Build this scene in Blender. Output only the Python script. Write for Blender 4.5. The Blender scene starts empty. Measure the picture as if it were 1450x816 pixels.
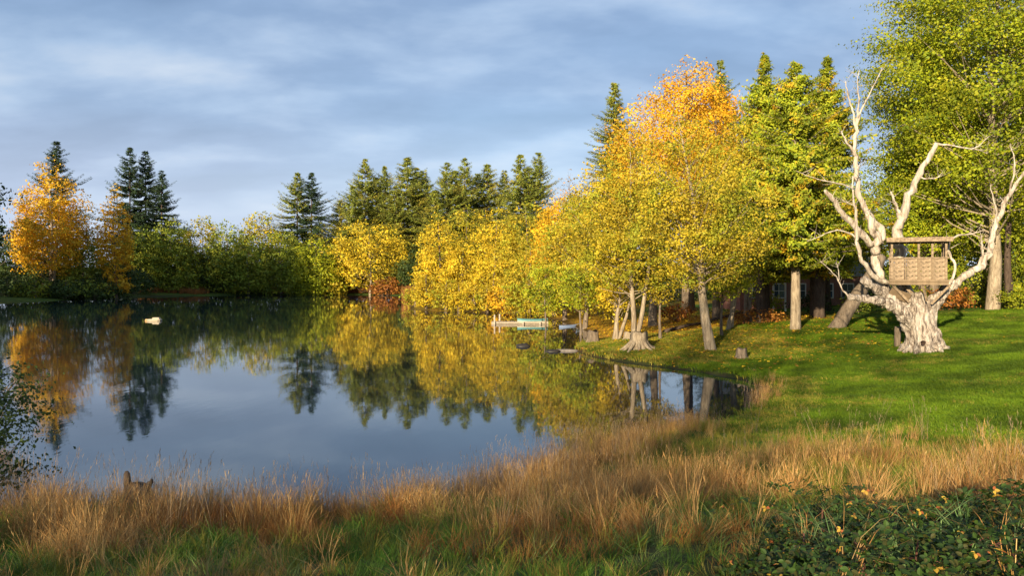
import bpy, math, random
import numpy as np
from mathutils import Vector, noise as mnoise

# ------------------------------------------------------------------ camera, sky, sun, exposure
sc = bpy.context.scene
EYE, F, HV = 4.5, 1100.0, 392.0            # eye height over the water, focal length and horizon row (in photo pixels)
cam = bpy.data.cameras.new('camera'); camo = bpy.data.objects.new('camera', cam)
sc.collection.objects.link(camo); sc.camera = camo
camo.location = (0, 0, EYE); camo.rotation_euler = (math.radians(90), 0, 0)
cam.sensor_width = 36; cam.lens = 36 * F / 1450; cam.shift_y = -16 / 1450
cam.clip_start = 0.1; cam.clip_end = 6000
sc.view_settings.view_transform = 'Standard'; sc.view_settings.look = 'None'
sc.view_settings.gamma = 1; sc.view_settings.exposure = 0.88
sc.cycles.max_bounces = 6; sc.cycles.diffuse_bounces = 3; sc.cycles.glossy_bounces = 3
sc.cycles.transmission_bounces = 3; sc.cycles.transparent_max_bounces = 6

SUN_EL, SUN_AZ = math.radians(14.0), math.radians(205.5)   # azimuth clockwise from +Y (behind the camera, to its left)
sdir = Vector((math.sin(SUN_AZ) * math.cos(SUN_EL), math.cos(SUN_AZ) * math.cos(SUN_EL), math.sin(SUN_EL)))
sl = bpy.data.lights.new('sun', 'SUN'); sl.energy = 5.0; sl.angle = math.radians(0.6); sl.color = (1, 0.84, 0.60)
so = bpy.data.objects.new('sun', sl); sc.collection.objects.link(so)
so.rotation_euler = sdir.to_track_quat('Z', 'Y').to_euler()

world = bpy.data.worlds.new('World'); sc.world = world; world.use_nodes = True


def N(nt, kind, **kw):
    n = nt.nodes.new(kind)
    for k, v in kw.items():
        if k.startswith('i_'):
            n.inputs[k[2:].replace('_', ' ')].default_value = v
        else:
            setattr(n, k, v)
    return n


def ramp(nt, src, stops):
    r = nt.nodes.new('ShaderNodeValToRGB')
    e = r.color_ramp.elements
    while len(e) < len(stops): e.new(0.5)
    for el, (p, c) in zip(e, stops):
        el.position = p; el.color = (*c, 1) if len(c) == 3 else c
    nt.links.new(src, r.inputs[0])
    return r.outputs[0]


def mixc(nt, fac, a, b, mode='MIX'):
    m = nt.nodes.new('ShaderNodeMix'); m.data_type = 'RGBA'; m.blend_type = mode
    for s, v in ((m.inputs[0], fac), (m.inputs[6], a), (m.inputs[7], b)):
        if hasattr(v, 'is_output') or isinstance(v, bpy.types.NodeSocket): nt.links.new(v, s)
        else: s.default_value = v if not isinstance(v, tuple) else (*v, 1)[:4]
    return m.outputs[2]


def math_n(nt, op, a, b=None, clamp=False):
    m = nt.nodes.new('ShaderNodeMath'); m.operation = op; m.use_clamp = clamp
    for s, v in ((m.inputs[0], a), (m.inputs[1], b)):
        if v is None: continue
        if isinstance(v, bpy.types.NodeSocket): nt.links.new(v, s)
        else: s.default_value = v
    return m.outputs[0]


def build_world():
    nt = world.node_tree; L = nt.links
    bg = nt.nodes['Background']
    sky = N(nt, 'ShaderNodeTexSky', sky_type='NISHITA', sun_disc=False)
    sky.sun_elevation = SUN_EL; sky.sun_rotation = SUN_AZ
    sky.air_density = 1.0; sky.dust_density = 0.6; sky.ozone_density = 2.0; sky.altitude = 50
    tc = N(nt, 'ShaderNodeTexCoord')
    sep = N(nt, 'ShaderNodeSeparateXYZ'); L.new(tc.outputs['Generated'], sep.inputs[0])
    z = math_n(nt, 'MAXIMUM', sep.outputs[2], 0.0)
    zz = math_n(nt, 'ADD', z, 0.24)
    px = math_n(nt, 'DIVIDE', sep.outputs[0], zz); py = math_n(nt, 'DIVIDE', sep.outputs[1], zz)
    cmb = N(nt, 'ShaderNodeCombineXYZ'); L.new(px, cmb.inputs[0]); L.new(py, cmb.inputs[1])
    mp = N(nt, 'ShaderNodeMapping'); mp.inputs['Scale'].default_value = (0.7, 1.05, 1)
    mp.inputs['Rotation'].default_value = (0, 0, math.radians(-9)); mp.inputs['Location'].default_value = (3.1, 1.7, 0)
    L.new(cmb.outputs[0], mp.inputs[0])
    n1 = N(nt, 'ShaderNodeTexNoise', i_Scale=2.6, i_Detail=6.0, i_Roughness=0.5, i_Distortion=0.1)
    L.new(mp.outputs[0], n1.inputs[0])
    n2 = N(nt, 'ShaderNodeTexNoise', i_Scale=0.55, i_Detail=4.0, i_Roughness=0.5)
    L.new(mp.outputs[0], n2.inputs[0])
    # even stratus: dark blue grey to pale lavender
    cloud = ramp(nt, n1.outputs[0], [(0.36, (1.25, 1.8, 2.8)), (0.48, (1.65, 2.3, 3.45)), (0.58, (2.4, 3.1, 4.2)), (0.72, (3.7, 4.15, 4.8))])
    cover = ramp(nt, n2.outputs[0], [(0.36, (0.55,) * 3), (0.62, (0.95,) * 3)])
    skyc = mixc(nt, 1.0, sky.outputs[0], (.95, 1.0, 1.05), 'MULTIPLY')
    col = mixc(nt, cover, skyc, cloud)
    hz = ramp(nt, sep.outputs[2], [(0.0, (0.95,) * 3), (0.08, (0.6,) * 3), (0.2, (0.12,) * 3), (0.3, (0.0,) * 3)])
    col = mixc(nt, hz, col, (3.7, 4.2, 5.2))
    L.new(col, bg.inputs[0]); bg.inputs[1].default_value = 0.1


build_world()

# ------------------------------------------------------------------ helpers
C = sc.collection
rng = np.random.default_rng(7)
random.seed(7)
GROUPED = {}


def tag(o, label=None, cat=None, group=None, kind=None):
    if label: o['label'] = label
    if cat: o['category'] = cat
    if group: o['group'] = group
    if kind: o['kind'] = kind
    return o


def empty(name, loc, label, cat, group=None, rz=0, scale=1):
    o = bpy.data.objects.new(name, None); C.objects.link(o)
    o.location = loc; o.rotation_euler = (0, 0, rz); o.scale = (scale,) * 3 if not isinstance(scale, tuple) else scale
    o.empty_display_size = 0.3
    return tag(o, label, cat, group)


def link(name, mesh, parent=None, loc=(0, 0, 0), rot=(0, 0, 0)):
    o = bpy.data.objects.new(name, mesh); C.objects.link(o)
    if parent: o.parent = parent
    o.location = loc; o.rotation_euler = rot
    return o


class MB:
    def __init__(s): s.V = []; s.F = []

    def box(s, c, size, rz=0.0, m=None, taper=1.0, jit=0.0):
        hx, hy, hz = size[0] / 2, size[1] / 2, size[2] / 2
        b = len(s.V); cr, sr = math.cos(rz), math.sin(rz)
        for dz in (-1, 1):
            for dx, dy in ((-1, -1), (1, -1), (1, 1), (-1, 1)):
                k = taper if dz > 0 else 1
                x, y = dx * hx * k, dy * hy * k
                p = Vector((x * cr - y * sr, x * sr + y * cr, dz * hz))
                if m: p = m @ Vector((dx * hx * k, dy * hy * k, dz * hz))
                if jit: p += Vector([random.uniform(-jit, jit) for _ in range(3)])
                s.V.append((p[0] + c[0], p[1] + c[1], p[2] + c[2]))
        s.F += [(b, b + 3, b + 2, b + 1), (b + 4, b + 5, b + 6, b + 7), (b, b + 1, b + 5, b + 4), (b + 1, b + 2, b + 6, b + 5),
                (b + 2, b + 3, b + 7, b + 6), (b + 3, b, b + 4, b + 7)]
        return s

    def bar(s, a, b, w, h=None):
        a, b = Vector(a), Vector(b); d = b - a
        q = d.to_track_quat('Z', 'X').to_matrix()
        return s.box((a + b) / 2, (w, h or w, d.length), m=q)

    def tube(s, pts, rad, sides=6, wob=0.0, cap=True, lump=0.0, seed=0.0):
        P = [Vector(p) for p in pts]; n = len(P); b = len(s.V)
        up = Vector((0.13, 0.97, 0.2)).normalized()
        for i, p in enumerate(P):
            t = (P[min(i + 1, n - 1)] - P[max(i - 1, 0)]).normalized()
            x = t.cross(up)
            if x.length < 0.2: x = t.cross(Vector((1, 0, 0)))
            x.normalize(); y = t.cross(x)
            r = rad[i] if hasattr(rad, '__len__') else rad
            for k in range(sides):
                a = 2 * math.pi * k / sides
                rr = r
                if lump:
                    rr *= 1 + lump * mnoise.noise(Vector((math.cos(a) * 1.3 + seed, math.sin(a) * 1.3, i * 0.55 + seed)))
                    rr *= 1 + lump * 0.5 * mnoise.noise(Vector((math.cos(a) * 3.3 + seed, math.sin(a) * 3.3, i * 0.2)))
                s.V.append(tuple(p + (x * math.cos(a) + y * math.sin(a)) * rr))
        for i in range(n - 1):
            for k in range(sides):
                k2 = (k + 1) % sides
                s.F.append((b + i * sides + k, b + i * sides + k2, b + (i + 1) * sides + k2, b + (i + 1) * sides + k))
        if cap:
            s.F.append(tuple(b + k for k in reversed(range(sides))))
            s.F.append(tuple(b + (n - 1) * sides + k for k in range(sides)))
        return s

    def mesh(s, name, mat, smooth=False):
        me = bpy.data.meshes.new(name); me.from_pydata([tuple(v) for v in s.V], [], s.F)
        if mat: me.materials.append(mat)
        if smooth: me.polygons.foreach_set('use_smooth', [True] * len(me.polygons))
        me.update()
        return me

    def obj(s, name, mat, parent=None, smooth=False, loc=(0, 0, 0), rot=(0, 0, 0)):
        return link(name, s.mesh(name, mat, smooth), parent, loc, rot)


def curve_pts(pts, rad, n):
    """Catmull-Rom through the given points, n samples per span."""
    P = [Vector(p) for p in pts]; out = []; R = []
    for i in range(len(P) - 1):
        p0, p1, p2, p3 = P[max(i - 1, 0)], P[i], P[i + 1], P[min(i + 2, len(P) - 1)]
        for k in range(n):
            t = k / n
            out.append(0.5 * ((2 * p1) + (p2 - p0) * t + (2 * p0 - 5 * p1 + 4 * p2 - p3) * t * t + (3 * p1 - p0 - 3 * p2 + p3) * t ** 3))
            R.append(rad[i] * (1 - t) + rad[i + 1] * t)
    out.append(P[-1]); R.append(rad[-1])
    return out, R


def quads_mesh(name, V, mat, per=4):
    """V: (n, 4, 3) array, one loose quad each."""
    n = len(V); me = bpy.data.meshes.new(name)
    me.vertices.add(n * 4); me.loops.add(n * 4); me.polygons.add(n)
    me.vertices.foreach_set('co', V.reshape(-1).astype(np.float32))
    me.loops.foreach_set('vertex_index', np.arange(n * 4, dtype=np.int32))
    me.polygons.foreach_set('loop_start', np.arange(0, n * 4, 4, dtype=np.int32))
    me.polygons.foreach_set('loop_total', np.full(n, 4, dtype=np.int32))
    me.materials.append(mat); me.update(calc_edges=True)
    return me


def unit(a): return a / (np.linalg.norm(a, axis=-1, keepdims=True) + 1e-9)


def leaf_quads(Cn, nrm, L, W, r, along=None):
    """Diamond leaves at Cn facing nrm."""
    n = len(Cn)
    t = along if along is not None else r.normal(size=(n, 3))
    t = unit(t - (t * nrm).sum(1, keepdims=True) * nrm)
    b = np.cross(nrm, t)
    L = np.asarray(L).reshape(-1, 1); W = np.asarray(W).reshape(-1, 1)
    V = np.empty((n, 4, 3))
    V[:, 0] = Cn - t * L * .5; V[:, 1] = Cn + b * W * .5 - t * L * .05
    V[:, 2] = Cn + t * L * .5; V[:, 3] = Cn - b * W * .5 - t * L * .05
    return V


# ------------------------------------------------------------------ the lie of the land
POND = np.array([(-10.5, 14.9), (-8.8, 13.8), (-6.8, 14.5), (-5.2, 14.0), (-3.6, 14.2), (-1.8, 14.6), (-.2, 15.8), (1.7, 19.2), (4.1, 22.2), (6.6, 24.0),
                 (8.6, 27.3), (10.0, 30.5), (10.0, 33.8), (8.7, 36.8), (7.1, 38.9), (5.3, 41.6), (4.2, 44.4), (3.7, 47.5), (4.3, 51), (5.6, 56), (6.2, 62),
                 (5.6, 70), (4.6, 80), (2.5, 90), (-3, 98), (-13.5, 104), (-17.5, 128), (-21, 150), (-25, 175), (-32, 190),
                 (-55, 193), (-78, 181), (-85, 155), (-86, 130), (-76, 100), (-54, 70), (-35, 45), (-22, 28), (-15, 19.5)], float)


def pond_dist(x, y):
    """Distance to the shoreline, negative in the water."""
    x = np.asarray(x, float); y = np.asarray(y, float); sh = x.shape
    p = np.stack([x.ravel(), y.ravel()], 1)
    best = np.full(len(p), 1e18); inside = np.zeros(len(p), bool)
    A = POND; B = np.roll(POND, -1, 0)
    for a, b in zip(A, B):
        ab = b - a; t = np.clip(((p - a) @ ab) / (ab @ ab), 0, 1)
        d = ((p - a - t[:, None] * ab) ** 2).sum(1); best = np.minimum(best, d)
        c = ((a[1] > p[:, 1]) != (b[1] > p[:, 1]))
        if a[1] != b[1]:
            inside ^= c & (p[:, 0] < (b[0] - a[0]) * (p[:, 1] - a[1]) / (b[1] - a[1]) + a[0])
    d = np.sqrt(best)
    return np.where(inside, -d, d).reshape(sh)


def vnoise(x, y, s=1.0, seed=0):
    """Cheap smooth pseudo noise."""
    x = np.asarray(x) * s + seed * 3.1; y = np.asarray(y) * s - seed * 1.7
    return (np.sin(x * 1.0 + 1.3 * np.sin(y * .9 + seed)) + np.sin(y * 1.1 + 1.7 * np.sin(x * .7 + 2 * seed)) + .6 * np.sin(x * 2.3 + y * 1.9 + seed)
            + .4 * np.sin(x * 3.7 - y * 4.1)) / 3


def ground(x, y, d=None):
    x = np.asarray(x, float); y = np.asarray(y, float)
    if d is None: d = pond_dist(x, y)
    dd = np.maximum(d, 0)
    lawn = .16 * (1 - np.exp(-dd / .5)) + .1 * np.minimum(dd, 12) + .055 * np.clip(dd - 12, 0, 30) + .02 * np.clip(dd - 42, 0, 200)
    far = .12 * (1 - np.exp(-dd / .5)) + .05 * np.minimum(dd, 20) + .03 * np.clip(dd - 20, 0, 300)
    w = np.clip((y - 85) / 30, 0, 1); h = lawn * (1 - w) + far * w
    emb = np.minimum(2.95 - .205 * (y - 3), 3.1)
    emb = np.minimum(emb, .15 + .24 * dd)
    k = .35
    h2 = np.logaddexp(h / k, emb / k) * k - .0
    wl = np.clip((26 - y) / 6, 0, 1)
    h = h * (1 - wl) + np.maximum(h2 - k * .35, 0.02) * wl
    h = h + .06 * vnoise(x, y, .5, 2) * np.clip(dd / 2, 0, 1) + .03 * vnoise(x, y, 1.7, 5) * np.clip(dd / 2, 0, 1)
    bed = np.maximum(d * .35, -1.6) - .03
    return np.where(d < 0, bed, np.where(d < .25, np.minimum(h, -.03 + d * 1.2), h))


def gz(x, y): return float(ground(np.array([x]), np.array([y]))[0])
def at(u, D): return (u - 725) / F * D
def zat(v, D): return EYE - (v - HV) / F * D
def P3(u, v, D): return Vector((at(u, D), D, zat(v, D)))


# ------------------------------------------------------------------ materials
def new_mat(name):
    m = bpy.data.materials.new(name); m.use_nodes = True
    return m, m.node_tree, m.node_tree.nodes['Principled BSDF']


def foliage(name, cols, trans=0.3, patch=0.35, var=0.35, accent=None, apatch=.5, athr=.56):
    m, nt, p = new_mat(name); L = nt.links
    g = N(nt, 'ShaderNodeNewGeometry'); tc = N(nt, 'ShaderNodeTexCoord')
    n = len(cols)
    c = ramp(nt, g.outputs['Random Per Island'], [((i + .5) / n, k) for i, k in enumerate(cols)])
    nz = N(nt, 'ShaderNodeTexNoise', i_Scale=patch, i_Detail=2.0); L.new(tc.outputs['Object'], nz.inputs[0])
    c2 = ramp(nt, nz.outputs[0], [(.38, tuple(1 - var for _ in range(3))), (.62, (1 + var * .55, 1 + var * .5, 1 + var * .1))])
    c = mixc(nt, 1.0, c, c2, 'MULTIPLY')
    if accent:
        na = N(nt, 'ShaderNodeTexNoise', i_Scale=apatch, i_Detail=3.0, i_Roughness=.6); ma = N(nt, 'ShaderNodeMapping'); ma.inputs['Location'].default_value = (13, 7, 5)
        L.new(tc.outputs['Object'], ma.inputs[0]); L.new(ma.outputs[0], na.inputs[0])
        c = mixc(nt, ramp(nt, na.outputs[0], [(athr - .05, (0, 0, 0)), (athr + .07, (.9,) * 3)]), c, accent)
    L.new(c, p.inputs['Base Color']); p.inputs['Roughness'].default_value = .62
    p.inputs['Specular IOR Level'].default_value = .25
    tr = N(nt, 'ShaderNodeBsdfTranslucent'); L.new(c, tr.inputs[0])
    mx = N(nt, 'ShaderNodeMixShader'); mx.inputs[0].default_value = trans
    L.new(p.outputs[0], mx.inputs[1]); L.new(tr.outputs[0], mx.inputs[2])
    L.new(mx.outputs[0], nt.nodes['Material Output'].inputs[0])
    return m


def bark(name, c1, c2, scale=3.0, bump=.5):
    m, nt, p = new_mat(name); L = nt.links
    tc = N(nt, 'ShaderNodeTexCoord'); mp = N(nt, 'ShaderNodeMapping'); mp.inputs['Scale'].default_value = (scale * 3, scale * 3, scale * .6)
    L.new(tc.outputs['Object'], mp.inputs[0])
    nz = N(nt, 'ShaderNodeTexNoise', i_Scale=1.0, i_Detail=6.0, i_Roughness=.7, i_Distortion=.6); L.new(mp.outputs[0], nz.inputs[0])
    L.new(ramp(nt, nz.outputs[0], [(.35, c1), (.66, c2)]), p.inputs['Base Color'])
    b = N(nt, 'ShaderNodeBump', i_Strength=bump, i_Distance=.05); L.new(nz.outputs[0], b.inputs['Height']); L.new(b.outputs[0], p.inputs['Normal'])
    p.inputs['Roughness'].default_value = .9; p.inputs['Specular IOR Level'].default_value = .15
    return m


def plain(name, col, rough=.6, metal=0, var=.15, scale=8.0, spec=.3):
    m, nt, p = new_mat(name); L = nt.links
    tc = N(nt, 'ShaderNodeTexCoord'); nz = N(nt, 'ShaderNodeTexNoise', i_Scale=scale, i_Detail=5.0, i_Roughness=.65); L.new(tc.outputs['Object'], nz.inputs[0])
    lo = tuple(k * (1 - var) for k in col); hi = tuple(min(1, k * (1 + var)) for k in col)
    L.new(ramp(nt, nz.outputs[0], [(.3, lo), (.7, hi)]), p.inputs['Base Color'])
    p.inputs['Roughness'].default_value = rough; p.inputs['Metallic'].default_value = metal; p.inputs['Specular IOR Level'].default_value = spec
    return m


def grass_mat(name, cols, trans=.25, var=.4):
    """Blades: colour by clump (instance) and by blade."""
    m, nt, p = new_mat(name); L = nt.links
    g = N(nt, 'ShaderNodeNewGeometry'); oi = N(nt, 'ShaderNodeObjectInfo')
    n = len(cols)
    s = math_n(nt, 'ADD', math_n(nt, 'MULTIPLY', g.outputs['Random Per Island'], .45), math_n(nt, 'MULTIPLY', oi.outputs['Random'], .55))
    c = ramp(nt, s, [((i + .5) / n, k) for i, k in enumerate(cols)])
    nz = N(nt, 'ShaderNodeTexNoise', i_Scale=.55, i_Detail=3.0); L.new(g.outputs['Position'], nz.inputs[0])
    c2 = ramp(nt, nz.outputs[0], [(.36, tuple(1 - var for _ in range(3))), (.64, (1 + var * .5, 1 + var * .4, 1))])
    c = mixc(nt, 1.0, c, c2, 'MULTIPLY')
    L.new(c, p.inputs['Base Color']); p.inputs['Roughness'].default_value = .6; p.inputs['Specular IOR Level'].default_value = .2
    tr = N(nt, 'ShaderNodeBsdfTranslucent'); L.new(c, tr.inputs[0])
    mx = N(nt, 'ShaderNodeMixShader'); mx.inputs[0].default_value = trans
    L.new(p.outputs[0], mx.inputs[1]); L.new(tr.outputs[0], mx.inputs[2]); L.new(mx.outputs[0], nt.nodes['Material Output'].inputs[0])
    return m


M = dict(
    gold=foliage('leaves gold', [(.78, .46, .02), (.84, .54, .03), (.70, .47, .03), (.80, .42, .02)], accent=(.74, .36, .02), athr=.60),
    orange=foliage('leaves orange', [(.66, .30, .01), (.72, .38, .01), (.78, .46, .02), (.56, .23, .01)], trans=.2, accent=(.78, .50, .03), athr=.53),
    yellow=foliage('leaves yellow', [(.76, .52, .03), (.66, .48, .03), (.82, .56, .03), (.52, .42, .03)], accent=(.42, .40, .03), athr=.58),
    olive=foliage('leaves olive yellow', [(.58, .42, .03), (.46, .37, .03), (.68, .48, .03), (.32, .29, .025)], accent=(.32, .36, .025), athr=.54),
    lime=foliage('leaves yellow green', [(.42, .45, .02), (.33, .40, .02), (.52, .48, .02), (.22, .29, .02)], accent=(.54, .46, .02), athr=.60),
    deep=foliage('leaves deep yellow green', [(.33, .38, .015), (.25, .32, .015), (.43, .42, .018), (.15, .22, .015)], accent=(.48, .43, .02), athr=.60, var=.4),
    green=foliage('leaves green', [(.20, .27, .035), (.27, .33, .035), (.34, .35, .035), (.15, .20, .03)], accent=(.42, .40, .03), athr=.57),
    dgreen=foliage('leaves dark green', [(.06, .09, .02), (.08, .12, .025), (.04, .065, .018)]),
    peach=foliage('leaves peach', [(.60, .36, .18), (.62, .42, .22)]),
    brown=foliage('leaves rusty', [(.42, .15, .03), (.52, .24, .04), (.25, .09, .03)]),
    fir=foliage('needles dark', [(.035, .065, .028), (.05, .09, .034), (.025, .045, .018)], trans=.12),
    fir2=foliage('needles warm', [(.22, .27, .035), (.28, .30, .04), (.14, .19, .04), (.34, .31, .04)], trans=.2, accent=(.34, .27, .03), apatch=.12),
    cedar=foliage('needles cedar', [(.34, .38, .02), (.24, .32, .02), (.46, .44, .02), (.15, .21, .02)], trans=.2, var=.4, accent=(.70, .40, .02), apatch=.8, athr=.60),
    bark=bark('bark grey brown', (.10, .075, .05), (.26, .20, .14)),
    barkp=bark('bark pale', (.17, .125, .08), (.46, .37, .25), bump=.9),
    barkd=bark('bark dark', (.05, .035, .025), (.12, .085, .06)),
    dead=bark('bare dead wood', (.20, .145, .10), (.74, .64, .50), 1.9, 1.0),
    plank=plain('weathered plank', (.27, .195, .12), .85, var=.6, scale=9),
    plankd=plain('dark plank', (.22, .155, .09), .85, var=.3, scale=6),
)


# ------------------------------------------------------------------ trees
def crown_profile(kind, t):
    if kind == 'round': return np.sqrt(np.clip(1 - (2 * t - 1) ** 2, 0, 1)) ** .8
    if kind == 'egg': return np.sin(np.pi * np.clip(t, 0, 1) ** .62) ** .75
    if kind == 'cone': return np.clip(1 - t, 0, 1) ** .8 * np.clip(t * 8, 0, 1) ** .5
    if kind == 'spire': return np.clip(1 - t, 0, 1) ** .6 * np.clip(t * 7, 0, 1) ** .6
    if kind == 'dome': return np.sqrt(np.clip(1 - t ** 2.2, 0, 1)) * (.75 + .25 * np.clip(t * 3, 0, 1))
    return np.ones_like(t)


def leafy(seed, H, z0, R, D, kind='round', dens=1.0, clump=None, cm='gold', wm='bark', tr=.25, lean=(0, 0), leaf=.0029, nlimb=40, asym=.22, flat=.68, ncf=1.0, twin=0, maxn=90000, gap=.0, wood_lo=None):
    """Meshes (trunk, crown) for a broadleaf tree: H high, foliage from z0 up, half width R; D sets how fine the leaves are."""
    r = np.random.default_rng(seed); Hc = H - z0
    leaf = leaf * float(np.interp(D, [60, 110], [1, .84])); sz = max(leaf * D, .07); R = R * 1.14
    nl = int(min(maxn, dens * 2.6 * (2 * R * Hc) / (sz * sz * .33)))
    cr = clump or max(.16 * R, .55)
    nc = int(max(30, 2.6 * (R * R * Hc) / (cr ** 3) * .5)); nc = int(min(nc, 700) * ncf)
    t = r.random(nc * 3); pr = crown_profile(kind, t); keep = r.random(nc * 3) < pr ** 1.5 + .03
    t = t[keep][:nc]; pr = crown_profile(kind, t); nc = len(t)
    a = r.random(nc) * 2 * np.pi
    lob = 1 + asym * (np.sin(a * 2 + seed) + np.sin(a * 3 + t * 5 + seed * 2) + .8 * np.sin(t * 13 + a * 2 + seed)) / 2 + r.normal(size=nc) * .07
    rr = (R - cr * .5) * pr * lob * np.sqrt(r.random(nc)) ** .55
    lx = lean[0] * (z0 + t * Hc) / H; ly = lean[1] * (z0 + t * Hc) / H
    cc = np.stack([lx + rr * np.cos(a), ly + rr * np.sin(a), z0 + t * Hc], 1)
    cs = cr * (.65 + .7 * r.random(nc)) * (.55 + .45 * pr)
    w = cs ** 2; w /= w.sum()
    which = r.choice(nc, nl, p=w)
    dirn = unit(r.normal(size=(nl, 3)))
    rad = r.random(nl) ** .45 * (1 + .45 * (r.random(nl) < .12))
    nsub = max(nc * 9, 60); sw = r.choice(nc, nsub, p=w); sd = unit(r.normal(size=(nsub, 3)) + np.array([0, 0, .25])); srad = r.random(nsub) ** .4
    sc_ = cc[sw] + sd * (srad * cs[sw])[:, None] * np.array([1.25, 1.25, flat])
    ws = cs[sw] ** 2 * (.4 + r.random(nsub)); ws /= ws.sum(); sub = r.choice(nsub, nl, p=ws)
    sg = cs[sw][sub] * .26 * (1 + .8 * (r.random(nl) < .12))
    pos = sc_[sub] + dirn * (rad * sg * 1.9)[:, None] * np.array([1.2, 1.2, .75])
    bough = sd[sub]
    out = unit(pos - np.array([lean[0] * .5, lean[1] * .5, z0 + Hc * .45])[None])
    nrm = unit(dirn * .45 + bough * .65 + out * .35 + r.normal(size=(nl, 3)) * .5 + np.array([0, 0, .15]))
    L = sz * (.55 + 1.0 * r.random(nl) ** 1.4); crown = leaf_quads(pos, nrm, L, L * (.55 + .25 * r.random(nl)), r)
    # wood
    mb = MB()
    top = np.array([lean[0], lean[1], H * .93])
    n = 9; k = np.linspace(0, 1, n)
    tp = np.stack([top[0] * k ** 1.1 + .12 * R * .25 * np.sin(k * 7 + seed), top[1] * k ** 1.1 + .12 * R * .25 * np.cos(k * 6 + seed), top[2] * k], 1); tp[0, :2] = 0
    tp = np.vstack([[0, 0, -.4], tp]); rad_ = np.concatenate([[tr * 1.45], tr * np.array([1.3, .98, .85, .72, .58, .45, .32, .2, .08])])
    mb.tube(tp, rad_, 9, lump=.25, seed=seed % 17)
    if twin:
        mb.tube([(0, 0, -.4), (twin * .5, .05, H * .12), (twin, .1, H * .35), (twin * 1.5, .2, H * .7)], [tr * 1.1, tr * .85, tr * .6, tr * .15], 8, lump=.25, seed=seed % 13)
    pick = r.permutation(nc)[:nlimb]
    for i in pick:
        c = cc[i]; hd = math.hypot(c[0] - lx[i], c[1] - ly[i]); za = min(max(z0 * .8, c[2] - .75 * hd - .2, z0 * .8 + (c[2] - z0 * .8) * r.uniform(.1, .75)), H * .9, c[2])
        k2 = za / (H * .93); s = np.array([np.interp(za, tp[:, 2], tp[:, 0]), np.interp(za, tp[:, 2], tp[:, 1]), za])
        mid = s * .45 + c * .55 + np.array([0, 0, -.08 * hd]) + r.normal(size=3) * .05 * hd
        r0 = max(tr * (1 - k2) * .34, .018)
        mb.tube([s, s * .75 + mid * .25 + r.normal(size=3) * .02 * hd, mid, c], [r0, r0 * .8, r0 * .5, .012], 5, cap=False)
    return mb.mesh('trunk', M[wm], True), quads_mesh('crown', crown, M[cm])


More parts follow.
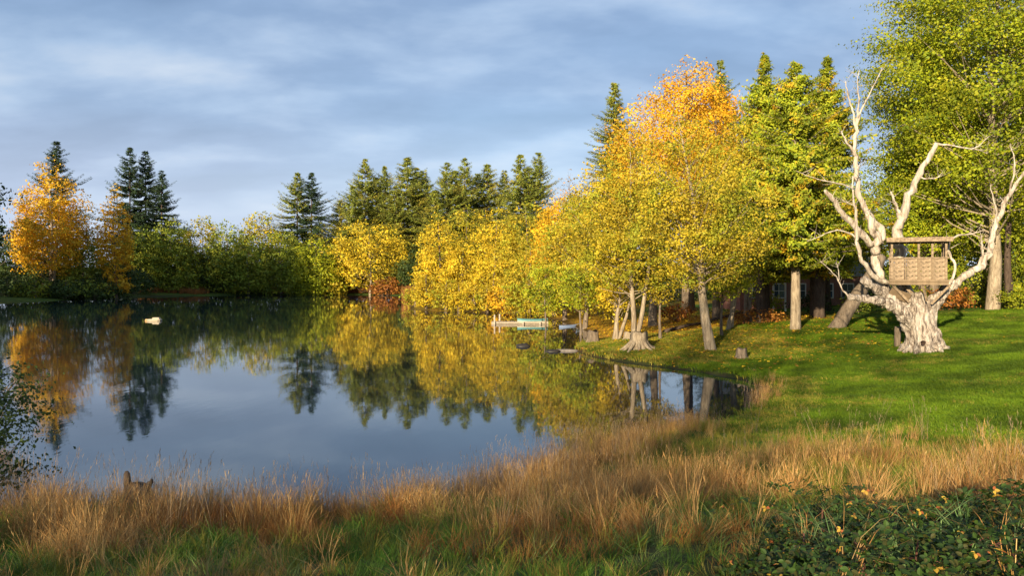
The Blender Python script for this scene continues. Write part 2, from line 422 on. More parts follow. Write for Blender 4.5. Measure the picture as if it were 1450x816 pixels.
def needle(seed, H, R, D, z0=0.1, cm='fir', wm='barkd', tr=.35, droop=.35, ragged=.25, dens=1.0, power=.85, levels=None, tuft=False, lean=(0, 0), sz=None, gaps=0.12):
    """Conifer: whorls of boughs carrying flat sprays."""
    r = np.random.default_rng(seed)
    sl_ = sz or max(.0038 * D, .16); power = max(power, .8) * 1.15; dens = dens * 1.0
    levels = levels or int(H / max(.0028 * D, .3 if tuft else .36)); Z = []; S = []
    cs, nn, LL, WW, AL = [], [], [], [], []
    mb = MB()
    zb = z0 * H
    hs = zb + (H - zb) * (np.arange(levels) + .3) / levels
    for h0_ in hs:
        h = h0_
        t = (h - zb) / (H - zb)
        nb = int(round((5 + 3 * r.random()) * dens ** .5))
        a0 = r.random() * 6.28
        grow = (1 - t) ** power * min(1, .45 + t * 3.2) * (1 + .16 * math.sin(h * .9 + seed) + .1 * math.sin(h * 2.3 + seed))
        for b in range(nb):
            h = h0_
            if r.random() < gaps + .25 * (math.sin(h * 1.1 + seed) > .55): continue
            a = r.random() * 6.283; h = h + r.normal() * .25 * (H - zb) / levels * 2; h = min(h, H * .985); t = (h - zb) / (H - zb)
            Lb = R * grow * (1 - ragged + ragged * 1.6 * r.random()) + .012 * H * (1 - t) + .12
            if r.random() < .08: Lb *= 1.45
            dx = np.array([math.cos(a), math.sin(a), 0.0]); rise = (.35 if t > .6 else .1) - droop * (1 - t * .5)
            ns = max(3, int(Lb / (sl_ * .34) * dens))
            s = (np.arange(ns) + .6) / ns; s = s[s > .12]
            lx = lean[0] * h / H; ly = lean[1] * h / H
            base = np.array([lx, ly, h])
            p = base + dx * (Lb * s)[:, None]; p[:, 2] += Lb * (rise * s + droop * .55 * (s ** 2.6) - .18 * s * (1 - s)) + r.normal() * .1
            side = np.array([-dx[1], dx[0], 0.0])
            for sg in (-1, 1, 0):
                m = len(p)
                al = dx * .75 + side * sg * (.8 + .3 * r.random((m, 1))) + np.array([0, 0, -.25 - .2 * r.random()]) + r.normal(size=(m, 3)) * .18
                al = unit(al); wid = (1 - .55 * s) * (.7 + .5 * r.random(m))
                ln = sl_ * (.8 + .6 * r.random(m)) * (1.15 - .45 * s)
                cs.append(p + al * (ln * .45)[:, None] + r.normal(size=(m, 3)) * .06 * sl_); LL.append(ln); WW.append(ln * .42 * wid); AL.append(al)
                nn.append(unit(np.array([0, 0, .8]) + dx * .55 + r.normal(size=(m, 3)) * .55))
            if tuft:
                m = len(p); p2 = np.repeat(p, 3, 0); m = len(p2); ts = min(1, .2 + Lb / 2.2); q = p2 + r.normal(size=(m, 3)) * sl_ * .75 * ts * np.array([1, 1, .6])
                dn = unit(r.normal(size=(m, 3)) * .6 + dx + np.array([0, 0, .35])); cs.append(q); LL.append(sl_ * (.5 + .6 * r.random(m)) * (.5 + .5 * ts)); WW.append(sl_ * (.28 + .2 * r.random(m))); AL.append(unit(r.normal(size=(m, 3)) + np.array([0, 0, -.5]))); nn.append(dn)
            if Lb > 1.2: mb.tube([base, base + dx * Lb * .5 + np.array([0, 0, Lb * (rise * .5 - .045 + droop * .09)]), p[-1]], [max(.012 * H * .16 * (1 - t), .025), .02, .01], 4, cap=False)
    cs = np.vstack(cs); nn = np.vstack(nn); LL = np.concatenate(LL); WW = np.concatenate(WW); AL = np.vstack(AL)
    Q = leaf_quads(cs, nn, LL, WW, r, AL)
    mb.tube([(0, 0, -.5), (lean[0] * .02, 0, H * .03), (lean[0] * .4, lean[1] * .4, H * .4), (lean[0] * .75, lean[1] * .75, H * .75), (lean[0], lean[1], H * .99)], [tr * 1.35, tr * 1.05, tr * .7, tr * .35, .03], 9, lump=.2, seed=seed % 11)
    return mb.mesh('trunk', M[wm], True), quads_mesh('crown', Q, M[cm])


TRIS = [0]
CACHE = {}


def plant(name, label, cat, group, x, y, meshes, rz=0, scale=1, z=None, crown='crown'):
    root = empty(name, (x, y, (gz(x, y) if z is None else z)), label, cat, group, rz, scale)
    link('trunk' if crown == 'crown' else 'stem', meshes[0], root); link(crown, meshes[1], root)
    return root


def L_tree(u, D, vt, vb, hw, label, name='deciduous_tree', cat='tree', group=None, seed=None, share=None, ub=None, **kw):
    """Broadleaf tree whose top, crown foot and half width are given as measured on the photograph at distance D."""
    ub = u if ub is None else ub
    x = at(ub, D); g = gz(x, D); H = zat(vt, D) - g; z0 = max(zat(vb, D) - g, .02 * H); R = hw * D / F
    lean = (at(u, D) - x, 0)
    seed = seed or int(abs(u * 7 + D * 3))
    if share and share in CACHE:
        H0, R0, ms = CACHE[share]
        return plant(name, label, cat, group, x, D, ms, rz=(seed * 1.7) % 6.28, scale=(R / R0, R / R0, H / H0))
    ms = leafy(seed, H, z0, R, D, lean=lean, **kw)
    if share: CACHE[share] = (H, R, ms)
    return plant(name, label, cat, group, x, D, ms)


def N_tree(u, D, vt, hw, label, name='conifer_tree', group=None, seed=None, share=None, vb=None, ub=None, **kw):
    ub = u if ub is None else ub
    x = at(ub, D); g = gz(x, D); H = zat(vt, D) - g; R = hw * D / F * 1.45; seed = seed or int(abs(u * 5 + D * 11))
    if vb is not None: kw['z0'] = max((zat(vb, D) - g) / H, .02)
    if share and share in CACHE:
        H0, R0, ms = CACHE[share]
        return plant(name, label, 'tree', group, x, D, ms, rz=(seed * 2.3) % 6.28, scale=(R / R0, R / R0, H / H0))
    ms = needle(seed, H, R, D, lean=(at(u, D) - x, 0), **kw)
    if share: CACHE[share] = (H, R, ms)
    return plant(name, label, 'tree', group, x, D, ms)


#@@GROUND
# ------------------------------------------------------------------ ground and water
def axis(lo, hi, fine_lo, fine_hi, step, grow=1.18):
    a = list(np.arange(fine_lo, fine_hi + step * .5, step)); s = step
    while a[-1] < hi: s *= grow; a.append(a[-1] + s)
    s = step
    while a[0] > lo: s *= grow; a.insert(0, a[0] - s)
    return np.array(a)


def build_ground():
    xs = axis(-2500, 2500, -24, 42, .42, 1.12); ys = axis(-600, 4500, 2, 62, .4, 1.075)
    X, Y = np.meshgrid(xs, ys); d = pond_dist(X, Y); Z = ground(X, Y, d)
    ny, nx = X.shape
    me = bpy.data.meshes.new('ground')
    co = np.stack([X, Y, Z], -1).reshape(-1, 3)
    idx = np.arange(nx * ny).reshape(ny, nx)
    q = np.stack([idx[:-1, :-1], idx[:-1, 1:], idx[1:, 1:], idx[1:, :-1]], -1).reshape(-1, 4)
    me.vertices.add(len(co)); me.loops.add(q.size); me.polygons.add(len(q))
    me.vertices.foreach_set('co', co.ravel()); me.loops.foreach_set('vertex_index', q.ravel().astype(np.int32))
    me.polygons.foreach_set('loop_start', np.arange(0, q.size, 4, dtype=np.int32)); me.polygons.foreach_set('loop_total', np.full(len(q), 4, dtype=np.int32))
    me.update(calc_edges=True)
    me.polygons.foreach_set('use_smooth', np.ones(len(q), bool))
    # what covers the soil: R fallen leaves, G bare mud by the water, B meadow thatch
    lit = np.clip(1.15 - np.hypot((X - 13) / 11, (Y - 56) / 15), 0, 1) * 1.5 + np.clip((Y - 41) / 8, 0, 1) * np.clip((14 - X) / 6, 0, 1) * (Y < 100) * (X > 0)
    lit = np.maximum(lit, .75 * (Y > 84) * (Y < 135) * (X > -30))
    lit = np.clip(lit + .35 * vnoise(X, Y, .8, 3), 0, 1) * np.clip((Y - 36) / 6, 0, 1)
    mud = np.clip(1.25 - d / .8, 0, 1)
    th = np.clip((17 + .35 * np.clip(14 - X, -8, 14) * .6 - Y) / 3, 0, 1)
    th = np.maximum(th, (Y > 110) * .5)
    colr = np.stack([lit, mud, th, np.ones_like(lit)], -1).reshape(-1, 4).astype(np.float32)
    ca = me.color_attributes.new('cover', 'FLOAT_COLOR', 'POINT'); ca.data.foreach_set('color', colr.ravel())
    m, nt, p = new_mat('soil and turf'); L = nt.links
    at_ = N(nt, 'ShaderNodeAttribute', attribute_name='cover'); sp = N(nt, 'ShaderNodeSeparateColor'); L.new(at_.outputs['Color'], sp.inputs[0])
    g = N(nt, 'ShaderNodeNewGeometry')
    n1 = N(nt, 'ShaderNodeTexNoise', i_Scale=.35, i_Detail=5.0, i_Roughness=.6); L.new(g.outputs['Position'], n1.inputs[0])
    n2 = N(nt, 'ShaderNodeTexNoise', i_Scale=7.0, i_Detail=6.0, i_Roughness=.7); L.new(g.outputs['Position'], n2.inputs[0])
    turf = ramp(nt, n1.outputs[0], [(.35, (.035, .085, .008)), (.5, (.06, .13, .012)), (.66, (.11, .17, .015))])
    turf = mixc(nt, 1.0, turf, ramp(nt, n2.outputs[0], [(.3, (.6,) * 3), (.7, (1.4,) * 3)]), 'MULTIPLY')
    leaf = ramp(nt, n2.outputs[0], [(.36, (.16, .10, .02)), (.5, (.42, .24, .02)), (.64, (.62, .30, .03))])
    lf = math_n(nt, 'MULTIPLY', sp.outputs[0], ramp(nt, n2.outputs[0], [(.3, (.4,) * 3), (.55, (1,) * 3)]))
    c = mixc(nt, lf, turf, leaf)
    c = mixc(nt, math_n(nt, 'MULTIPLY', sp.outputs[2], .85), c, ramp(nt, n2.outputs[0], [(.35, (.035, .03, .012)), (.65, (.10, .085, .03))]))
    c = mixc(nt, math_n(nt, 'MULTIPLY', sp.outputs[1], .9), c, (.035, .025, .015))
    L.new(c, p.inputs['Base Color']); p.inputs['Roughness'].default_value = .95; p.inputs['Specular IOR Level'].default_value = .1
    b = N(nt, 'ShaderNodeBump', i_Strength=.6, i_Distance=.06); L.new(n2.outputs[0], b.inputs['Height']); L.new(b.outputs[0], p.inputs['Normal'])
    me.materials.append(m)
    tag(link('ground', me), kind='structure')
    # water
    m, nt, p = new_mat('pond water'); L = nt.links
    g = N(nt, 'ShaderNodeNewGeometry'); mp = N(nt, 'ShaderNodeMapping'); mp.inputs['Scale'].default_value = (1.0, .35, 1); L.new(g.outputs['Position'], mp.inputs[0])
    a = N(nt, 'ShaderNodeTexNoise', i_Scale=1.6, i_Detail=3.0, i_Roughness=.55); L.new(mp.outputs[0], a.inputs[0])
    bb = N(nt, 'ShaderNodeTexNoise', i_Scale=.12, i_Detail=2.0); L.new(g.outputs['Position'], bb.inputs[0])
    hh = math_n(nt, 'MULTIPLY', a.outputs[0], bb.outputs[0])
    b = N(nt, 'ShaderNodeBump', i_Strength=.10, i_Distance=.05); L.new(hh, b.inputs['Height']); L.new(b.outputs[0], p.inputs['Normal'])
    p.inputs['Base Color'].default_value = (.004, .014, .022, 1); p.inputs['Roughness'].default_value = .03; p.inputs['IOR'].default_value = 1.72
    mb = MB(); xs2 = np.linspace(-110, 30, 12); ys2 = np.linspace(10, 205, 14)
    for yy in ys2:
        for xx in xs2: mb.V.append((xx, yy, 0))
    for j in range(13):
        for i in range(11): mb.F.append((j * 12 + i, j * 12 + i + 1, (j + 1) * 12 + i + 1, (j + 1) * 12 + i))
    tag(mb.obj('water', m), kind='structure')


build_ground()
#@@GRASS
# ------------------------------------------------------------------ grass (tufts placed by geometry nodes)
def tuft_mesh(name, mat, n, hmin, hmax, spread, width, bend, seed, plume=0.0, up=0.0):
    r = np.random.default_rng(seed); V = []; Fc = []
    for i in range(n):
        a = r.random() * 6.283; rr = spread * math.sqrt(r.random()); bx, by = rr * math.cos(a), rr * math.sin(a)
        la = a + r.normal() * .8; h = r.uniform(hmin, hmax); bd = bend * h * (.3 + r.random()) + .02
        wa = r.random() * 3.14; wx, wy = math.cos(wa) * width / 2, math.sin(wa) * width / 2
        b = len(V); ks = (0, .4, .75, 1)
        for k in ks:
            x = bx + math.cos(la) * bd * k * k; y = by + math.sin(la) * bd * k * k; z = h * (k - .22 * bend * k * k * k) - (.05 if k == 0 else 0)
            w = (1, .85, .5, 0)[ks.index(k)]
            if k < 1: V += [(x - wx * w, y - wy * w, z), (x + wx * w, y + wy * w, z)]
            else: V.append((x, y, z))
        Fc += [(b, b + 1, b + 3, b + 2), (b + 2, b + 3, b + 5, b + 4), (b + 4, b + 5, b + 6)]
        if r.random() < plume:
            tx, ty, tz = V[-1]
            for q in range(5):
                s = len(V); o = q * .035; aa = r.random() * 6.28; px, py = math.cos(aa) * .02, math.sin(aa) * .02
                V += [(tx, ty, tz - o - .02), (tx + px * .5 + width * .7, ty + py, tz - o + .03), (tx + px, ty + py, tz - o + .075)]; Fc.append((s, s + 1, s + 2))
    me = bpy.data.meshes.new(name); me.from_pydata(V, [], Fc); me.materials.append(mat); me.update()
    return me


def scatter(name, label, cat, meshes, X, Y, S, T=None, tilt=.12, seed=1, z=None, prefix='tuft'):
    """One stuff object: a point per tuft, instanced by geometry nodes."""
    r = np.random.default_rng(seed); n = len(X)
    Zv = ground(X, Y) if z is None else z
    me = bpy.data.meshes.new(name); me.vertices.add(n); me.vertices.foreach_set('co', np.stack([X, Y, Zv], 1).ravel().astype(np.float32))
    a = me.attributes.new('tuft_rot', 'FLOAT_VECTOR', 'POINT')
    a.data.foreach_set('vector', np.stack([r.normal(size=n) * tilt, r.normal(size=n) * tilt, r.random(n) * 6.283], 1).ravel().astype(np.float32))
    a = me.attributes.new('tuft_scale', 'FLOAT', 'POINT'); a.data.foreach_set('value', S.astype(np.float32))
    a = me.attributes.new('tuft_kind', 'INT', 'POINT'); a.data.foreach_set('value', (T if T is not None else r.integers(0, len(meshes), n)).astype(np.int32))
    for m in meshes: me.materials.append(m.materials[0]) if m.materials[0].name not in [k.name for k in me.materials] else None
    o = tag(link(name, me), label, cat, kind='stuff')
    ng = bpy.data.node_groups.new(name, 'GeometryNodeTree')
    ng.interface.new_socket('Geometry', in_out='INPUT', socket_type='NodeSocketGeometry'); ng.interface.new_socket('Geometry', in_out='OUTPUT', socket_type='NodeSocketGeometry')
    gi = ng.nodes.new('NodeGroupInput'); go = ng.nodes.new('NodeGroupOutput')
    join = ng.nodes.new('GeometryNodeGeometryToInstance')
    for m in reversed(meshes):      # the newest link comes first in the join
        src = bpy.data.objects.new(prefix, m)
        oi = ng.nodes.new('GeometryNodeObjectInfo'); oi.inputs['Object'].default_value = src; oi.inputs['As Instance'].default_value = True
        ng.links.new(oi.outputs['Geometry'], join.inputs[0])
    ip = ng.nodes.new('GeometryNodeInstanceOnPoints'); ip.inputs['Pick Instance'].default_value = True
    def attr(nm, t):
        k = ng.nodes.new('GeometryNodeInputNamedAttribute'); k.data_type = t; k.inputs['Name'].default_value = nm; return k.outputs['Attribute']
    ng.links.new(gi.outputs[0], ip.inputs['Points'])
    ji = ng.nodes.new('GeometryNodeJoinGeometry')
    for n_ in [n_ for n_ in ng.nodes if n_.bl_idname == 'GeometryNodeObjectInfo']: ng.links.new(n_.outputs['Geometry'], ji.inputs[0])
    ng.nodes.remove(join)
    ng.links.new(ji.outputs[0], ip.inputs['Instance']); ng.links.new(attr('tuft_kind', 'INT'), ip.inputs['Instance Index'])
    e2r = ng.nodes.new('FunctionNodeEulerToRotation'); ng.links.new(attr('tuft_rot', 'FLOAT_VECTOR'), e2r.inputs[0]); ng.links.new(e2r.outputs[0], ip.inputs['Rotation'])
    ng.links.new(attr('tuft_scale', 'FLOAT'), ip.inputs['Scale'])
    ng.links.new(ip.outputs[0], go.inputs[0])
    md = o.modifiers.new('tufts', 'NODES'); md.node_group = ng
    return o


G = dict(
    dry=grass_mat('dry grass', [(.34, .165, .05), (.52, .28, .09), (.66, .44, .19), (.42, .20, .065), (.58, .36, .13)]),
    plume=grass_mat('pale seed stalks', [(.42, .30, .20), (.50, .36, .22), (.34, .23, .16)]),
    rust=grass_mat('rusty grass', [(.26, .10, .03), (.40, .19, .05), (.30, .13, .05)]),
    yel=grass_mat('yellowing grass', [(.36, .30, .05), (.26, .26, .04), (.44, .34, .06)]),
    grn=grass_mat('green grass', [(.10, .22, .03), (.15, .30, .035), (.08, .16, .025), (.22, .32, .04)]),
    lawn=grass_mat('lawn grass', [(.09, .17, .008), (.12, .21, .010), (.17, .25, .014), (.06, .13, .008)], var=.5),
)


def spots(n, xr, yr, seed, fn):
    r = np.random.default_rng(seed); X = r.uniform(*xr, n); Y = r.uniform(*yr, n)
    inv = np.abs(X) < .70 * Y + 2.2
    X, Y = X[inv], Y[inv]; d = pond_dist(X, Y); k = fn(X, Y, d, r); return X[k], Y[k], d[k]


def lawn_edge(x):
    """y beyond which the mown lawn starts."""
    return np.interp(x, [-20, 3, 6, 8, 10, 14, 20, 30], [60, 60, 20.0, 18.4, 17.4, 16.2, 15.2, 14]) + .8 * vnoise(x, x * 0 + 3, 1.2, 4)


def build_grass():
    A = tuft_mesh('dry_tuft', G['dry'], 30, .3, .85, .16, .010, .8, 1)
    B = tuft_mesh('dry_tuft', G['dry'], 26, .5, 1.0, .12, .008, .35, 2, plume=.25)
    Cm = tuft_mesh('rust_tuft', G['rust'], 30, .3, .75, .15, .009, .7, 3)
    Dm = tuft_mesh('green_tuft', G['grn'], 34, .25, .62, .15, .012, .9, 4)
    E = tuft_mesh('yellow_tuft', G['yel'], 32, .25, .6, .15, .010, .6, 5)
    Fm = tuft_mesh('stalk_tuft', G['plume'], 7, .9, 1.35, .15, .006, .22, 6, plume=.9)
    cool = grass_mat('cool green grass', [(.16, .25, .06), (.23, .32, .09), (.13, .20, .05), (.30, .33, .12)])
    Hm = tuft_mesh('rank_green_tuft', cool, 30, .25, .7, .16, .013, 1.0, 14)
    meshes = [A, B, Cm, Dm, E, Hm]
    # kind by patch
    X, Y, d = spots(34000, (-17, 22), (3.3, 25.5), 11, lambda x, y, d, r: (d > -.35) & (r.random(len(x)) < .8 + .35 * vnoise(x, y, 1.7, 21)) & (y < lawn_edge(x)) & (r.random(len(x)) < np.where(y > 16, .8, 1)) & ~((x > .42 * y) & (y < 6.4) & (r.random(len(x)) < .75)))
    r = np.random.default_rng(5); n = len(X); v = vnoise(X, Y, 1.0, 1); v2 = vnoise(X, Y, .6, 9)
    rnd = r.random(n)
    T = np.where(rnd < .55, 0, np.where(rnd < .85, 1, 2))
    T = np.where((v2 > .22) & (rnd < .75), 2, T)
    near = np.clip((9 - Y) / 5, 0, 1)
    gm = (v + near * .5 - .1 * np.clip(d, 0, 3) * 0 - (d < 1.5) * .6) > .02
    T = np.where(gm & (r.random(n) < .78), 3, T); T = np.where(gm & (r.random(n) < .2), 4, T)
    T = np.where((Y < 8.3) & (Y > 3) & (T < 3) & (r.random(n) < .42), np.where(r.random(n) < .7, 5, 4), T)
    leftg = (X < -1.4) & (Y < 5.6) ; T = np.where(leftg & (r.random(n) < .85), 3, T)
    rt = (X > 2.5) & (Y > 12) & (d > .6); T = np.where(rt & (rnd < .42), 4, T); T = np.where((rnd > .93) & (T < 3), 3, T); T = np.where((X > 3.5) & (Y > 16) & (r.random(n) < .5), 4, T)
    S = (.45 + .8 * r.random(n) ** 1.5 + .22 * vnoise(X, Y, 2.3, 12)) * np.where(T == 3, .8, 1) * np.interp(Y, [3.5, 6.5, 8.5, 12, 15], [.36, .42, .60, .74, .62])
    S = np.maximum(S, .3) * np.where((Y > lawn_edge(X) - 2.5), .68, 1) * np.where((d < 1.6) & (X < 2), .72, 1)
    o = scatter('meadow_grass', 'tangle of dry brown and green grass covering the near bank', 'grass', meshes, X, Y, S, T, .30, 3)
    # taller stalks with seed heads along the water's edge and on the sunny band
    def stalks(x, y, d, r):
        q = r.random(len(x)); meadow = y < lawn_edge(x)
        shore = meadow & (d > -1.6) & (d < 1.4) & (q < .75)
        patch = meadow & (vnoise(x, y, 1, 1) < -.1) & (d > 0) & (q < .25)
        bank = (x > 7.4) & (y > 25) & (d > -.1) & (d < .7) & (q < .35)
        fringe = ~meadow & (y < lawn_edge(x) + 1.8) & (q < .06)
        return shore | patch | bank | fringe
    X, Y, d = spots(14000, (-16, 20), (8, 32), 21, stalks)
    r = np.random.default_rng(6); S = (.5 + .5 * r.random(len(X))) * np.interp(Y, [10, 16], [1, .8])
    scatter('seeding_grass_stalks', 'tall pale grass stalks with seed heads standing along the near water edge', 'grass', [Fm, B], X, Y, S, (r.random(len(X)) < .7).astype(int), .12, 4, z=np.maximum(ground(X, Y), -.25))
    # lawn
    la = tuft_mesh('lawn_tuft', G['lawn'], 46, .03, .085, .2, .010, .8, 7); lb = tuft_mesh('lawn_tuft', G['lawn'], 40, .04, .11, .2, .011, .9, 8)
    lc = tuft_mesh('lawn_tuft', G['yel'], 26, .03, .09, .2, .012, .9, 9)
    X, Y, d = spots(60000, (3, 40), (16.5, 52), 31, lambda x, y, d, r: (d > .25 + .5 * r.random(len(x))) & (y > lawn_edge(x) - .5) & (r.random(len(x)) < np.interp(y, [17, 30, 52], [1, .8, .5])))
    r = np.random.default_rng(8); T = np.where(r.random(len(X)) < .5, 0, 1); T = np.where((vnoise(X, Y, .9, 6) > .25) & (r.random(len(X)) < .35), 2, T)
    T = np.where((d < 2.2) & (Y < 32) & (r.random(len(X)) < .6), 2, T); T = np.where((X < 15) & (Y > 38) & (r.random(len(X)) < .7), 2, T)
    S = .8 + .6 * r.random(len(X)) + np.clip(Y - 30, 0, 30) * .02 + np.clip(1.5 - d, 0, 1.5) * .6
    scatter('lawn_grass', 'short bright green lawn rising from the pond to the trees', 'grass', [la, lb, lc], X, Y, S, T, .08, 5)
    # far reeds
    ra = tuft_mesh('reed_tuft', G['rust'], 40, 1.2, 2.6, .5, .05, .2, 12)
    r = np.random.default_rng(3); n = 420; t = r.random(n)
    X = np.concatenate([-14.5 + r.normal(size=n) * 1.8 - t * 4, r.uniform(-90, -34, 500)]); Y = np.concatenate([116 + t * 26, 196 + r.random(500) * 2.0])
    Y[n:] = np.where(X[n:] < -74, 186 + r.random(500) * 6, Y[n:])
    d = pond_dist(X, Y); k = d > .1; X, Y = X[k], Y[k]
    S = np.where(Y > 150, .45 + .3 * r.random(len(X)), .8 + .5 * r.random(len(X)))
    scatter('far_reeds', 'rusty reeds and rank grass along the far shore', 'reeds', [ra], X, Y, S, np.zeros(len(X)), .08, 6)
    # fallen leaves lying on the ground under the trees and on the water
    fl = bpy.data.meshes.new('fallen_leaf'); fl.from_pydata([(-.06, 0, 0), (0, .04, .015), (.06, 0, .01), (0, -.04, .02)], [], [(0, 1, 2, 3)]); fl.materials.append(M['orange']); fl.update()
    fy = bpy.data.meshes.new('fallen_leaf'); fy.from_pydata([(-.06, 0, .01), (0, .045, .0), (.06, 0, .02), (0, -.04, .01)], [], [(0, 1, 2, 3)]); fy.materials.append(M['yellow']); fy.update()
    fb = bpy.data.meshes.new('fallen_leaf'); fb.from_pydata([(-.06, 0, .01), (0, .045, .03), (.06, 0, .0), (0, -.04, .01)], [], [(0, 1, 2, 3)]); fb.materials.append(M['brown']); fb.update()
    X, Y, d = spots(30000, (3, 34), (34, 84), 41, lambda x, y, d, r: (d > .1) & (r.random(len(x)) < np.clip(1.25 - np.hypot((x - 12) / 11, (y - 56) / 20), .006, 1)))
    r = np.random.default_rng(9); scatter('fallen_leaves', 'fallen yellow and orange leaves lying under the shore trees', 'leaves', [fl, fy, fb], X, Y, .8 + 1.0 * r.random(len(X)), None, .25, 7, z=ground(X, Y) + .06)
    n = 900; r = np.random.default_rng(10); Y = r.uniform(42, 125, n); X = (r.uniform(-10, 330, n) - 725) / F * Y; k = (pond_dist(X, Y) < -.5) & (r.random(n) < .65); X, Y = X[k], Y[k]
    pm = plain('floating leaf', (.10, .11, .06), .7, spec=.05); ff = bpy.data.meshes.new('floating_leaf'); ff.from_pydata([(-.16, 0, .006), (-.08, .1, .006), (.08, .1, .006), (.16, 0, .006), (.08, -.1, .006), (-.08, -.1, .006)], [], [(0, 1, 2, 3, 4, 5)]); ff.materials.append(pm); ff.update()
    scatter('floating_leaves', 'small pale leaves floating on the dark water at left', 'leaves', [ff], X, Y, .3 + .5 * r.random(len(X)), np.zeros(len(X)), 0, 8, z=np.full(len(X), .006))


build_grass()
#@@TREES
# ------------------------------------------------------------------ trees
FARG = 'broadleaf trees along the far shore'
FIRG = 'conifers behind the far shore'


